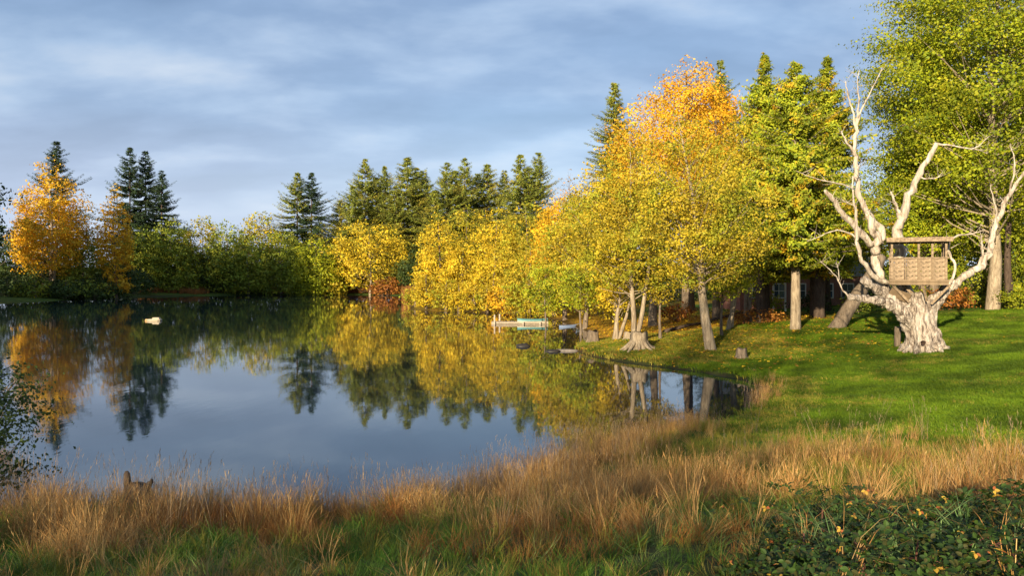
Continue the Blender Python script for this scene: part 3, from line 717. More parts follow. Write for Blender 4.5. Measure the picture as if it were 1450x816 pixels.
def build_trees():
    # far left
    N_tree(80, 172, 198, 52, 'dark fir whose tip shows above the big orange tree at far left', share='firA', cm='fir', group=FIRG)
    L_tree(72, 158, 216, 396, 47, 'tallest orange autumn tree on the far left shore with two pale stems', kind='egg', cm='gold', seed=11, tr=.35, twin=1.2, dens=.95, wm='barkp')
    L_tree(162, 160, 254, 398, 22, 'slim orange tree standing between the big orange tree and the dark firs', kind='egg', cm='gold', seed=12, tr=.28, dens=.8, wm='bark')
    N_tree(184, 200, 207, 54, 'dark fir with long ragged boughs reaching left, leftmost of three', seed=21, share='firB', cm='fir', ragged=.5, group=FIRG, gaps=.22)
    N_tree(206, 204, 212, 46, 'dark fir in the middle of the three at far left', share='firA', cm='fir', group=FIRG, seed=5)
    N_tree(229, 202, 240, 40, 'shorter dark fir, rightmost of the three at far left', share='firC', cm='fir', group=FIRG, seed=6)
    far = [(22, 165, 322, 40, 'dgreen', 'dark rounded tree at the far left edge below the orange tree'),
           (118, 163, 322, 30, 'green', 'dark green bushy tree between the two orange trees'),
           (200, 190, 318, 34, 'green', 'green tree at the foot of the three dark firs'),
           (240, 192, 308, 34, 'green', 'green tree just right of the three dark firs'),
           (286, 200, 305, 36, 'olive', 'yellow tipped tree in the dip of the far tree line'),
           (322, 194, 312, 32, 'green', 'green rounded tree left of the sunlit one on the far shore'),
           (368, 205, 300, 36, 'olive', 'sunlit yellow green tree left of the pair of firs on the far shore'),
           (398, 194, 322, 34, 'green', 'yellow green tree at the foot of the pair of firs'),
           (352, 192, 330, 32, 'green', 'low green tree by the water left of the pair of firs'),
           (446, 190, 333, 34, 'lime', 'yellow green tree between the pair of firs and the golden tree'),
           (425, 191, 345, 28, 'green', 'low green tree in front of the pair of firs'),
           (478, 200, 345, 34, 'dgreen', 'dark bush left behind the golden tree'),
           (560, 202, 350, 34, 'dgreen', 'dark bush right behind the golden tree'),
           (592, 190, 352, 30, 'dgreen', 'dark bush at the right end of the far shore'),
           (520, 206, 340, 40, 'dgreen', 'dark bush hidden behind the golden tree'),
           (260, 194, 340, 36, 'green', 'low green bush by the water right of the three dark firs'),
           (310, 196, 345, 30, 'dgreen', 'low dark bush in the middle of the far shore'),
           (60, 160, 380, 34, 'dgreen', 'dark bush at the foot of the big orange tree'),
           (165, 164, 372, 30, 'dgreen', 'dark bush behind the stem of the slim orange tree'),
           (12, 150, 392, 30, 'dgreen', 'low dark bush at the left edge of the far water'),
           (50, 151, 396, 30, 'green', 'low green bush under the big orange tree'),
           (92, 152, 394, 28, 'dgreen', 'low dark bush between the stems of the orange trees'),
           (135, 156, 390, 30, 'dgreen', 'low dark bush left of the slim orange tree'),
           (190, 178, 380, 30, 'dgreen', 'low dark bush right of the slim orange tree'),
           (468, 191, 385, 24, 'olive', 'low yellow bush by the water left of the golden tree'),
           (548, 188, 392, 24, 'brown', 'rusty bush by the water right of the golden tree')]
    for i, (u, D, vt, hw, cm, lab) in enumerate(far):
        L_tree(u, D, vt, 432, hw, lab, name='bushy_tree', group=FARG, seed=100 + i, kind='dome', cm=cm, tr=.25, dens=1.1, nlimb=14)
    L_tree(165, 158, 388, 414, 18, 'small rusty bush at the water edge below the slim orange tree', name='shrub', cat='shrub', kind='dome', cm='orange', tr=.1, seed=120, nlimb=8)
    L_tree(120, 156, 396, 417, 40, 'low green shrubs at the foot of the far left trees', name='shrub', cat='shrub', kind='dome', cm='green', tr=.1, seed=121, nlimb=8)
    L_tree(524, 191, 314, 410, 46, 'golden tree alone on the far shore with a thin pale trunk', kind='round', cm='yellow', tr=.25, dens=.85, seed=31, wm='barkp')
    # pair of firs and the conifer wood
    N_tree(421, 214, 243, 50, 'left one of the pair of firs above the far shore', seed=7, cm='fir2', share='firD', group=FIRG)
    N_tree(441, 212, 243, 52, 'right one of the pair of firs, with a bough reaching right', seed=8, share='firB', group=FIRG)
    con = [(500, 190, 262, 34, 'firC', 'low fir at the left end of the conifer wood'), (517, 200, 224, 30, 'firA', 'slender fir with a bare leader left in the conifer wood'),
           (545, 205, 234, 30, 'firC', 'fir just right of the slender one in the conifer wood'), (577, 196, 221, 32, 'firD', 'tall fir in the middle of the conifer wood'),
           (600, 200, 240, 30, 'firA', 'darker fir standing right of the tall middle one'), (633, 186, 228, 30, 'firE', 'olive lit fir above the left end of the yellow trees'),
           (658, 190, 222, 28, 'firE', 'tall olive fir with a pointed top above the yellow trees'), (690, 196, 231, 30, 'firD', 'fir right of the two olive ones'),
           (714, 200, 240, 26, 'firA', 'short dark fir in the notch left of the twin tops'), (737, 180, 217, 30, 'firD', 'left one of the twin tall firs above the yellow trees'),
           (762, 182, 214, 30, 'firB', 'right one of the twin tall firs above the yellow trees'), (560, 188, 262, 30, 'firB', 'low fir in front of the middle of the conifer wood'),
           (616, 182, 268, 28, 'firD', 'low olive fir in front of the yellow trees left end'),
           (532, 206, 250, 30, 'firD', 'fir half hidden between the slender one and its neighbour'), (590, 206, 236, 30, 'firB', 'fir crowding the right side of the tall middle one'),
           (645, 200, 240, 32, 'firD', 'fir filling the gap between the two olive ones'), (676, 200, 244, 32, 'firE', 'olive fir low between the pointed and the right one'), (750, 196, 236, 34, 'firE', 'fir in the notch of the twin tops'), (482, 205, 282, 26, 'firE', 'small fir at the far left foot of the conifer wood')]
    for i, (u, D, vt, hw, sh, lab) in enumerate(con):
        sh = {'firA': 'firG', 'firC': 'firH', 'firB': 'firI'}.get(sh, sh)
        N_tree(u, D + 17, vt, hw * 2.0, lab, seed=200 + i, share=sh, cm='fir2', ragged=.4, group=FIRG)
    L_tree(806, 135, 236, 330, 22, 'bare peach coloured tree behind the yellow shore trees', kind='egg', cm='peach', dens=.10, tr=.2, seed=41, nlimb=60)
    # yellow mass on the right hand shore
    YG = 'yellow trees overhanging the water'
    ym = [(622, 110, 300, 438, 36, 'yellow', 'leftmost golden yellow tree overhanging the water'),
          (662, 118, 290, 430, 40, 'olive', 'greener tree behind the leftmost yellow one'),
          (655, 107, 345, 440, 34, 'yellow', 'low golden tree touching the water beside the leftmost yellow one'),
          (702, 112, 292, 430, 40, 'yellow', 'yellow tree in the middle of the waterside row'),
          (700, 102, 350, 442, 36, 'yellow', 'low yellow shrub tree leaning over the water in the row'),
          (745, 108, 282, 430, 42, 'olive', 'olive yellow tree left of the canoe'),
          (790, 100, 280, 430, 42, 'gold', 'golden tree behind the canoe'),
          (604, 105, 385, 452, 22, 'yellow', 'low golden shrub at the left end of the yellow row, touching the rusty reeds'),
          (632, 102.6, 395, 452, 24, 'olive', 'low olive shrub at the water edge under the leftmost yellow tree'),
          (672, 100, 400, 452, 26, 'yellow', 'low golden shrub at the water edge in the middle of the yellow row'),
          (712, 97, 402, 452, 24, 'gold', 'low golden shrub at the water edge left of the jetty'),
          (742, 91, 405, 455, 24, 'olive', 'low olive shrub at the water edge behind the jetty'),
          (650, 101.5, 398, 452, 22, 'yellow', 'golden shrub at the water edge between two olive ones'), (690, 98.6, 402, 452, 22, 'olive', 'olive shrub at the water edge left of the golden one by the jetty'), (588, 112, 400, 446, 18, 'olive', 'small olive shrub against the rusty reeds'),
          (785, 84, 400, 455, 28, 'olive', 'olive shrub behind the canoe at the water edge'),
          (750, 90, 340, 444, 38, 'olive', 'olive shrub tree overhanging the canoe'),
          (800, 78, 300, 436, 40, 'olive', 'yellow green tree right of the canoe')]
    for i, (u, D, vt, vb, hw, cm, lab) in enumerate(ym):
        L_tree(u, D, vt, vb, hw, lab, name='waterside_tree', group=YG, seed=300 + i, kind='dome', cm=cm, tr=.2, dens=.85, nlimb=24)
    # peninsula
    L_tree(838, 66, 270, 440, 52, 'olive tree with a slim trunk at the root of the point', kind='round', cm='olive', tr=.2, seed=51, ub=828, dens=.8)
    L_tree(890, 46, 165, 418, 66, 'tall yellow green tree whose two pale stems rise from the flared stump', kind='egg', cm='olive', seed=52, tr=.16, asym=.4, twin=.95, ub=897, dens=.9, nlimb=60, wm='barkp')
    L_tree(880, 50, 385, 455, 26, 'small yellow tree with twin pale stems on the point', kind='round', cm='yellow', seed=53, tr=.17, twin=.7, ub=872, dens=.6, wm='barkp')
    L_tree(962, 41.5, 140, 412, 80, 'large yellow green tree with a pale slanting trunk on the bank', kind='egg', cm='olive', seed=54, tr=.24, ub=1006, dens=.85, asym=.4, nlimb=80, wm='barkp')
    L_tree(974, 72, 74, 260, 68, 'tall orange topped maple behind the yellow trees', name='maple_tree', kind='egg', cm='orange', seed=55, tr=.5, dens=1.0, asym=.6, clump=1.5)
    L_tree(925, 60, 140, 330, 68, 'golden tree below the orange maple', kind='round', cm='gold', seed=56, tr=.3, dens=.7)
    L_tree(800, 88, 262, 420, 46, 'golden tree behind the olive ones at the root of the point', kind='dome', cm='gold', seed=91, tr=.25, dens=.8)
    L_tree(845, 80, 215, 420, 50, 'yellow tree left of the orange maple', kind='egg', cm='yellow', seed=92, tr=.25, dens=.8)
    L_tree(1015, 62, 140, 360, 58, 'golden tree in front of the orange maple', kind='egg', cm='gold', seed=93, tr=.25, dens=.8)
    for i, (u, D, vt, vb, hw, cm, lab) in enumerate([(772, 72, 368, 446, 28, 'lime', 'green lower tree hanging over the canoe'), (822, 60, 372, 440, 26, 'lime', 'green leafed small tree left of the twin stemmed one'),
            (935, 47, 375, 428, 30, 'olive', 'small olive green tree between the stump stems and the slanting trunk'), (1022, 46, 368, 425, 28, 'lime', 'green small tree right of the slanting trunk')]):
        L_tree(u, D, vt, vb, hw, lab, name='small_tree', kind='round', cm=cm, seed=95 + i, tr=.09, dens=.8, nlimb=24)
    L_tree(1042, 50, 345, 418, 38, 'small green tree with a thin slanting trunk before the house', kind='round', cm='lime', seed=57, tr=.17, ub=1034, dens=.7, wm='barkp')
    L_tree(1050, 53, 170, 330, 45, 'green yellow tree between the large yellow tree and the cedars', kind='round', cm='olive', seed=58, tr=.25, dens=.8, ub=1058)
    N_tree(870, 82, 114, 50, 'dark fir rising left of the orange maple', seed=61, cm='fir2', sz=.36, dens=1.3, vb=330)
    N_tree(1020, 84, 84, 46, 'fir whose tip shows right of the orange maple top', seed=62, cm='fir2', sz=.36, dens=1.3, vb=330)
    CG = 'cedars in front of the house'
    kw = dict(name='cedar_tree', cm='cedar', tuft=True, group=CG, dens=1.55, gaps=.1, ragged=.45, droop=.3)
    N_tree(1083, 60, 74, 74, 'leftmost of the three pointed cedars', seed=63, tr=.35, sz=.34, vb=392, power=.95, **kw)
    N_tree(1128, 46, 88, 78, 'middle cedar with a sunlit pale trunk', seed=64, wm='barkp', tr=.27, ub=1126, sz=.27, vb=372, power=.85, **kw)
    N_tree(1172, 55, 78, 62, 'rightmost of the three pointed cedars', seed=65, tr=.38, ub=1160, sz=.31, vb=385, power=.85, **kw)
    # right
    L_tree(1412, 53, -150, 345, 138, 'huge yellow green tree filling the upper right behind the treehouse', name='broad_tree', kind='round', cm='deep', seed=71, tr=.36, dens=1.15, asym=.18, nlimb=150, ub=1405, wm='barkp', maxn=130000, clump=1.5, flat=.42, ncf=.8, leaf=.0033)
    L_tree(1322, 57, -25, 350, 68, 'yellow green tree at the left side of the huge one, above the treehouse', name='broad_tree', kind='egg', cm='deep', seed=75, tr=.32, dens=1.1, nlimb=80, clump=1.4, flat=.42, ncf=.8)
    L_tree(1305, 58, 200, 425, 60, 'yellow green tree behind the treehouse', name='broad_tree', kind='round', cm='deep', seed=72, tr=.28, dens=.9, nlimb=60, clump=1.2, flat=.45, ncf=.8)
    L_tree(1400, 60, 250, 430, 80, 'lower green tree behind the right end of the lawn', name='broad_tree', kind='dome', cm='green', seed=73, tr=.3, dens=.8, nlimb=40)
    L_tree(1505, 55, 60, 430, 70, 'golden green tree at the right edge of the lawn', name='broad_tree', kind='dome', cm='lime', seed=74, tr=.3, dens=.7, nlimb=40)
    L_tree(1425, 68, -60, 380, 110, 'dark green tree close behind the huge yellow green one', name='broad_tree', kind='round', cm='green', seed=76, tr=.3, dens=.9, leaf=.0045)
    L_tree(1335, 70, 40, 380, 60, 'dark green tree behind the treehouse limbs', name='broad_tree', kind='egg', cm='dgreen', seed=77, tr=.3, dens=.8, leaf=.0045)
    # undergrowth by the house
    ug = [(1085, 62, 414, 436, 26, 'green', 'dark green shrub left of the house front'), (1150, 60, 414, 440, 26, 'dgreen', 'dark shrub before the brick wall of the house'),
          (1250, 62, 398, 440, 40, 'dgreen', 'dark shrub beneath the yellow green tree behind the treehouse'), (1345, 56, 405, 452, 34, 'brown', 'rusty shrub right of the treehouse trunk'),
          (1420, 60, 395, 446, 45, 'dgreen', 'dark shrub at the right end of the lawn'), (1300, 57, 412, 448, 30, 'green', 'green shrub right behind the treehouse trunk'),
          (1215, 58, 416, 442, 22, 'green', 'green shrub behind the leaning trunk'), (960, 62, 428, 462, 26, 'brown', 'heap of rusty brush on the bank left of the slanting tree'),
          (1075, 52, 440, 468, 36, 'brown', 'low rusty brush right of the slanting tree'), (1460, 52, 400, 446, 40, 'lime', 'yellow green bush at the right edge of the lawn'),
          (855, 74, 400, 448, 30, 'olive', 'yellow green bush by the blue canoe'),
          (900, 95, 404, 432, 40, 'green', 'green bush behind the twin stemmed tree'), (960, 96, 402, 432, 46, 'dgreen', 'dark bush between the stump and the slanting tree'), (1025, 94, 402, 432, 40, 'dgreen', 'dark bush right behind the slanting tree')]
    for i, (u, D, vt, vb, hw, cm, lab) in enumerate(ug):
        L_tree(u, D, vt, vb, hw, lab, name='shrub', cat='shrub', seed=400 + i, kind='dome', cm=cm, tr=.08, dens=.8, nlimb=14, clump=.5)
    # backdrop wood behind the house and the right hand trees
    for i, (u, D, vt, hw, lab) in enumerate([(1010, 120, 250, 60, 'dark fir far behind the large yellow tree'), (900, 130, 250, 50, 'dark fir behind the point'),
                                            (1330, 95, 60, 60, 'dark fir behind the huge tree'), (1440, 90, 40, 60, 'dark fir at the far right behind the huge tree'),
                                            (1130, 100, 190, 50, 'dark fir behind the cedars'), (1060, 105, 200, 46, 'fir behind the left cedar')]):
        N_tree(u, D, vt, hw, lab, seed=250 + i, share='firF', cm='fir', group='firs behind the house', vb=400)
    # left bank, near: hangs into the frame
    LN = 'trees on the near left bank'
    L_tree(-60, 25, 236, 470, 66, 'dark leafed tree hanging in at the left edge of the water', kind='round', cm='dgreen', seed=81, tr=.12, dens=.12, nlimb=70, group=LN, ub=-96, leaf=.0034)
    L_tree(-24, 15, 490, 700, 60, 'dark leafy shrub at the left edge of the near bank', name='shrub', cat='shrub', kind='round', cm='dgreen', seed=82, tr=.05, dens=.5, nlimb=50, leaf=.0036)


build_trees()


def shade_trees():
    """Tall trees on the left bank and behind the photographer; their shade falls across the far left shore and the near bank."""
    g = 'tall trees outside the view that shade the pond'
    spots_ = [(-122, 96, 18, 12, 'far'), (-112, 104, 19, 10, 'far'), (-94, 108, 35, 11, 'far'), (-98, 124, 33, 11, 'far'), (-94, 117, 36, 10, 'far'), (-88.5, 112, 34, 9, 'far'), (-130, 110, 18, 12, 'far')]
    ms = None
    for i, (x, y, h, R, k) in enumerate(spots_):
        if ms is None: ms = leafy(900, 30, 3, 11, 260, kind='egg', cm='dgreen', tr=.5, dens=1.2, nlimb=20)
        plant('shore_tree', 'tall dark broad tree on the left bank outside the view', 'tree', g, x, y, ms, rz=i * 1.3, scale=(R / 11, R / 11, h / 30))
    ms = leafy(901, 14, 1.0, 6, 120, kind='round', cm='dgreen', tr=.35, dens=.25, nlimb=20)
    for i, (x, y, h, R) in enumerate([(-19, -17, 11.5, 6), (-12, -14, 8, 4.5), (-28, -14, 13, 6), (3.2, -6, 4.2, 2.2)]):
        plant('bank_tree', 'broad dark tree behind the photographer on the near bank', 'tree', 'trees behind the photographer', x, y, ms, rz=i * 2.1, scale=(R / 6, R / 6, h / 14))
    ms = leafy(902, 19, 8.5, 6, 120, kind='round', cm='dgreen', tr=.3, dens=.16, nlimb=20)
    for i, (x, y, R) in enumerate([(-15, -21, 6), (-22, -24, 6), (9, -13, 5)]):
        plant('tall_tree', ('thin crowned tall tree behind the photographer', 'thin crowned tall tree behind and to the left of the photographer', 'thin crowned tall tree behind and to the right of the photographer')[i], 'tree', 'trees behind the photographer', x, y, ms, rz=i * 2.1, scale=(R / 6, R / 6, 1))


shade_trees()
#@@DEAD
# ------------------------------------------------------------------ the dead tree and its treehouse
def remesh(mb, voxel, rough=.06, freq=2.2, seed=0):
    me = mb.mesh('tmp', None); o = bpy.data.objects.new('tmp', me); C.objects.link(o)
    md = o.modifiers.new('r', 'REMESH'); md.mode = 'VOXEL'; md.voxel_size = voxel
    s = o.modifiers.new('s', 'SMOOTH'); s.iterations = 3; s.factor = .5
    dg = bpy.context.evaluated_depsgraph_get(); out = bpy.data.meshes.new_from_object(o.evaluated_get(dg))
    bpy.data.objects.remove(o)
    nv = len(out.vertices); nr = [v.normal.copy() for v in out.vertices]
    for v, n in zip(out.vertices, nr):
        p = v.co
        a = math.atan2(p.x, p.y)
        k = mnoise.noise(Vector((p.x * freq * 1.6, p.y * freq * 1.6, p.z * freq * .35 + seed))) + .6 * mnoise.noise(Vector((p.x * freq * 4.5, p.y * freq * 4.5, p.z * freq * .8 + seed)))
        v.co = p + n * k * rough
    out.polygons.foreach_set('use_smooth', [True] * len(out.polygons)); out.update()
    return out


DD = 36.0


def trunk_mat():
    m, nt, p = new_mat('old trunk wood'); L = nt.links; tc = N(nt, 'ShaderNodeTexCoord')
    mp = N(nt, 'ShaderNodeMapping'); mp.inputs['Scale'].default_value = (5, 5, 1.3); L.new(tc.outputs['Object'], mp.inputs[0])
    nz = N(nt, 'ShaderNodeTexNoise', i_Scale=1.2, i_Detail=7.0, i_Roughness=.7, i_Distortion=.8); L.new(mp.outputs[0], nz.inputs[0])
    vo = N(nt, 'ShaderNodeTexVoronoi', feature='DISTANCE_TO_EDGE', i_Scale=1.7); mv = N(nt, 'ShaderNodeMapping'); mv.inputs['Scale'].default_value = (4, 4, 2.2)
    L.new(tc.outputs['Object'], mv.inputs[0])
    wob = mixc(nt, .12, mv.outputs[0], nz.outputs['Color']); L.new(wob, vo.inputs['Vector'])
    plate = ramp(nt, vo.outputs['Distance'], [(.0, (.25,) * 3), (.10, (1,) * 3)])
    big = N(nt, 'ShaderNodeTexNoise', i_Scale=.9, i_Detail=2.0); L.new(tc.outputs['Object'], big.inputs[0])
    barked = ramp(nt, big.outputs[0], [(.46, (0,) * 3), (.54, (1,) * 3)])
    c = ramp(nt, nz.outputs[0], [(.36, (.09, .065, .05)), (.47, (.36, .29, .22)), (.66, (.72, .63, .51))])
    c = mixc(nt, math_n(nt, 'MULTIPLY', barked, .85), c, mixc(nt, 1.0, c, plate, 'MULTIPLY'))
    L.new(c, p.inputs['Base Color']); p.inputs['Roughness'].default_value = .9; p.inputs['Specular IOR Level'].default_value = .15
    h = math_n(nt, 'ADD', nz.outputs[0], math_n(nt, 'MULTIPLY', vo.outputs['Distance'], .8))
    b = N(nt, 'ShaderNodeBump', i_Strength=1.0, i_Distance=.09); L.new(h, b.inputs['Height']); L.new(b.outputs[0], p.inputs['Normal'])
    return m


def build_dead_tree():
    bx, by = at(1305, DD), DD; g = gz(bx, by)
    root = empty('dead_tree', (bx, by, g), 'huge bare bleached tree with a flared trunk carrying the treehouse', 'tree')
    k = DD / F
    def q(u, v, dy=0.0): return ((u - 1305) * k, dy, (zat(v, DD) - g))
    mb = MB()
    def add(pts, rad, n=5, sides=12): p_, r_ = curve_pts(pts, rad, n); mb.tube(p_, [x * k * .76 for x in r_], sides)
    add([q(1308, 500), q(1306, 478), q(1300, 455), q(1297, 435), q(1297, 415)], [34, 28, 24, 21, 15])
    add([q(1304, 470), q(1285, 445), q(1262, 425, .1), q(1240, 409, .0), q(1220, 396, -.1)], [20, 15, 11, 8.5, 5])
    add([q(1292, 462), q(1272, 441, -.2), q(1250, 429, -.4), q(1218, 423, -.5), q(1192, 420, -.6)], [16, 11, 8, 6.5, 4.5])
    add([q(1312, 468), q(1316, 440), q(1330, 418, -.1), q(1348, 402, -.1)], [18, 14, 10, 8])
    add([q(1290, 440, .3), q(1270, 415, .9), q(1260, 392, 1.1)], [14, 12, 9])
    add([q(1302, 445, .4), q(1299, 410, 1.2), q(1297, 380, 1.6)], [15, 13, 11])
    for a, ln, r0 in ((-2.9, .85, 9), (-2.3, .95, 9), (-1.7, .9, 10), (-1.15, 1.0, 9), (-.5, 1.15, 9), (0.1, 1.15, 9), (.9, 1.0, 9), (1.6, 1., 9), (2.3, 1.0, 9), (2.9, .9, 8)):
        c, s = math.cos(a), math.sin(a)
        add([(c * .45 + .05, s * .45, .95), (c * ln * .68 + .05, s * ln * .68, .35), (c * ln, s * ln, .05), (c * ln * 1.3, s * ln * 1.3, -.25)], [r0, r0 * .8, r0 * .5, r0 * .25], 4, 8)
    me = remesh(mb, .04, .12); me.materials.append(trunk_mat()); link('trunk', me, root)
    # hollows
    hm = plain('rotten hollow', (.05, .03, .02), .9)
    for u, v, s in ((1294, 484, .15),):
        h = MB(); pts = q(u, v, -.80 if v > 470 else -.62); n = 10
        for i in range(n): a = 6.283 * i / n; h.V.append((pts[0] + math.cos(a) * s * (.8 + .2 * math.sin(i * 2)), pts[1] - .02, pts[2] + math.sin(a) * s * .8))
        h.V.append((pts[0], pts[1] + .15, pts[2]));
        for i in range(n): h.F.append((i, (i + 1) % n, n))
        h.obj('hollow', hm, root)
    limbs = [
        ([(1262, 398, 1.0), (1257, 372, 1.1), (1252, 350, 1.0), (1235, 338, .7), (1201, 306, .3), (1183, 286, .1), (1168, 269, 0)], [10, 9.5, 9, 7.5, 6.5, 5.5, 4]),
        ([(1256, 358, 1.0), (1253, 335, .9), (1246, 318, .8), (1239, 298, .7)], [9, 9, 8, 5.5]),
        ([(1263, 345, 1.1), (1264, 326, 1.1), (1252, 306, 1.2), (1238, 289, 1.2), (1231, 262, 1.2), (1229, 232, 1.2), (1226, 205, 1.2), (1228, 180, 1.1), (1229, 160, 1.1)], [8, 8, 7, 6.5, 6, 5.2, 4.6, 4, 3.4]),
        ([(1228, 178, 1.1), (1221, 150, 1.0), (1214, 128, 1.0), (1209, 108, .9)], [3, 2.2, 1.6, .8]),
        ([(1228, 172, 1.1), (1236, 148, 1.2), (1247, 128, 1.3), (1262, 100, 1.4), (1272, 82, 1.5)], [3, 2.3, 1.7, 1.1, .5]),
        ([(1229, 160, 1.1), (1230, 132, 1.0), (1226, 110, .9), (1229, 92, .9)], [2.5, 1.6, 1.0, .5]),
        ([(1227, 215, 1.2), (1218, 205, 1.0), (1208, 192, .9), (1203, 180, .9)], [3.8, 3, 2, .8]),
        ([(1262, 400, .4), (1238, 388, .2), (1218, 362, 0), (1211, 335, -.1), (1210, 300, -.1), (1206, 272, -.1), (1206, 250, -.1)], [6, 5.5, 4.2, 3.6, 2.8, 2.2, 1.2]),
        ([(1211, 338, -.1), (1195, 329, -.3), (1175, 328, -.5), (1150, 337, -.6), (1135, 343, -.7)], [2.4, 2, 1.5, 1, .5]),
        ([(1207, 268, -.1), (1188, 262, -.3), (1165, 258, -.4), (1140, 252, -.5), (1122, 244, -.5)], [2.2, 1.7, 1.3, .9, .5]),
        ([(1206, 256, -.1), (1213, 240, 0), (1222, 228, .1)], [1.4, 1, .5]),
        ([(1210, 292, -.1), (1200, 288, -.1), (1190, 284, -.2)], [1.6, 1.2, .5]),
        ([(1298, 396, 1.5), (1297, 362, 1.5), (1296, 330, 1.4), (1297, 302, 1.3), (1309, 265, 1.1), (1323, 232, .9), (1339, 198, .7)], [12, 12.5, 11.5, 9.5, 7.2, 6.2, 4.8]),
        ([(1297, 312, 1.3), (1290, 296, 1.2), (1283, 284, 1.1), (1277, 268, 1.0)], [6, 4.5, 3.6, 1.6]),
        ([(1338, 200, .7), (1356, 203, .6), (1385, 208, .5), (1398, 200, .4), (1408, 190, .4)], [2.6, 2, 1.6, 1.1, .5]),
        ([(1385, 208, .5), (1398, 210, .6), (1410, 215, .6)], [1.3, 1, .5]),
        ([(1318, 248, .9), (1332, 250, .8), (1346, 246, .7)], [2.0, 1.3, .6]),
        ([(1342, 405, -.1), (1365, 392, -.1), (1388, 378, 0), (1403, 355, .1), (1411, 328, .2), (1422, 302, .3), (1438, 272, .4), (1456, 248, .5), (1475, 225, .6)], [9, 8, 7.2, 6.4, 5.6, 4.8, 4, 3.0, 1.6]),
        ([(1384, 381, 0), (1389, 362, -.1), (1386, 345, -.2), (1387, 334, -.2)], [4, 3, 2.4, 1.6]),
        ([(1411, 326, .2), (1411, 300, 0), (1404, 280, -.1), (1400, 262, -.1)], [3, 2.1, 1.5, .6]),
        ([(1436, 275, .4), (1440, 252, .3), (1441, 228, .2), (1432, 203, .1)], [2.6, 2.0, 1.5, .6]),
        ([(1330, 408, -.5), (1340, 394, -.5), (1343, 375, -.5), (1336, 358, -.45), (1338, 343, -.4), (1352, 334, -.3), (1370, 332, -.3), (1388, 326, -.3)], [3.5, 3.2, 3, 2.6, 2.4, 2, 1.4, .6]),
        ([(1193, 420, -.6), (1184, 408, -.6), (1177, 393, -.6), (1164, 380, -.7), (1153, 370, -.7)], [2.2, 1.7, 1.4, 1.0, .5]),
        ([(1180, 400, -.6), (1180, 385, -.6), (1176, 372, -.6)], [1.2, .9, .5]),
    ]
    for i, (pts, rad) in enumerate(limbs):
        n = 4 if len(pts) > 4 else 5
        w = []; rnd = random.Random(i)
        P_, R_ = curve_pts([q(*p) for p in pts], rad, n)
        for j, p in enumerate(P_): w.append(p + Vector((rnd.uniform(-1, 1), rnd.uniform(-1, 1), rnd.uniform(-1, 1))) * (.28 * R_[j] * k + .008) * (0 if j in (0,) else 1))
        lb = MB(); lb.tube(w, [x * k * .63 * (1 + .1 * math.sin(j * 2.1 + i)) for j, x in enumerate(R_)], 12 if rad[0] > 5 else 6, lump=.3, seed=i * 1.7)
        if len(P_) > 8:      # short dead twigs and snags along the limb
            for _ in range(9):
                j = rnd.randrange(len(P_) // 3, len(P_) - 1); d = Vector((rnd.uniform(-1, 1), rnd.uniform(-.6, .6), rnd.uniform(-.2, 1))).normalized()
                a_ = w[j]; ln = rnd.uniform(.2, .7) * (1 if R_[j] < 5 else .45); rr = max(.010, R_[j] * k * .15)
                lb.tube([a_, a_ + d * ln * .5 + Vector((0, 0, .03)), a_ + d * ln + Vector((rnd.uniform(-.1, .1), 0, .1))], [rr, rr * .6, .004], 5, cap=False)
        lb.obj('limb', M['dead'], root, True)
    # --- treehouse
    x0, x1 = at(1251, DD), at(1336, DD); zf = zat(401, DD); zr = zat(367, DD); zt = zat(344, DD)
    cx = at(1295, DD); W = 2.3; x0, x1 = cx - W / 2, cx + W / 2; Dp = 1.5; yf = DD - 1.0; h0 = (cx, yf + Dp / 2, zf)
    t = empty('treehouse', h0, 'weathered plank treehouse with open upper sides wedged in the bleached tree', 'treehouse', rz=math.radians(-23))
    def loc(x, y, z): return (x - h0[0], y - h0[1], z - h0[2])
    bm = MB().box((0, 0, 0), (W / 16 - .012, Dp, .05)).mesh('floor_board', M['plankd'])
    for i in range(16): link('floor_board', bm, t, loc(x0 + W * (i + .5) / 16, yf + Dp / 2, zf + .09))
    jm = MB().box((0, 0, 0), (W + .08, .09, .14)).mesh('joist', M['plankd'])
    for yy in (.03, Dp / 2, Dp - .03): link('joist', jm, t, loc(cx, yf + yy, zf - .007))
    hp = zt - zf
    pm_ = MB().box((0, 0, hp / 2), (.09, .09, hp - .03)).mesh('post', M['plank'])
    bt_ = MB().box((0, 0, 0), (.06, .03, zr - zf - .12)).mesh('batten', M['plankd'])
    nb = 4; fronts = [x0 + .06 + (W - .12) * i / nb for i in range(nb + 1)]
    for i, x in enumerate(fronts):
        if i != 1: link('post', pm_, t, loc(x, yf + .06, zf + .03))
        if i in (1, 2, 3): link('batten', bt_, t, loc(x, yf + .012, zf + .16 + (zr - zf) / 2 - .07))
        if i in (0, nb): link('post', pm_, t, loc(x, yf + Dp - .06, zf + .03)); link('post', pm_, t, loc(x, yf + Dp / 2, zf + .03))
    # railing planks with waney edges
    rh = zr - zf - .1; npk = 5; bw = (W - .12) / nb - .10
    def waney(w, h, seed):
        rr = random.Random(seed); b = MB(); n = 8
        for s, yy in ((0, -.015), (1, .015)):
            for i in range(n + 1): b.V.append((-w / 2 + w * i / n, yy, -h / 2 + rr.uniform(-.012, .012)))
            for i in range(n + 1): b.V.append((-w / 2 + w * i / n, yy, h / 2 - .014 + .022 * math.sin(i * 1.9 + seed) + rr.uniform(-.01, .004)))
        m = n + 1
        for i in range(n):
            b.F += [(i, i + 1, m + i + 1, m + i), (2 * m + i, 3 * m + i, 3 * m + i + 1, 2 * m + i + 1), (m + i, m + i + 1, 3 * m + i + 1, 3 * m + i), (i, 2 * m + i, 2 * m + i + 1, i + 1)]
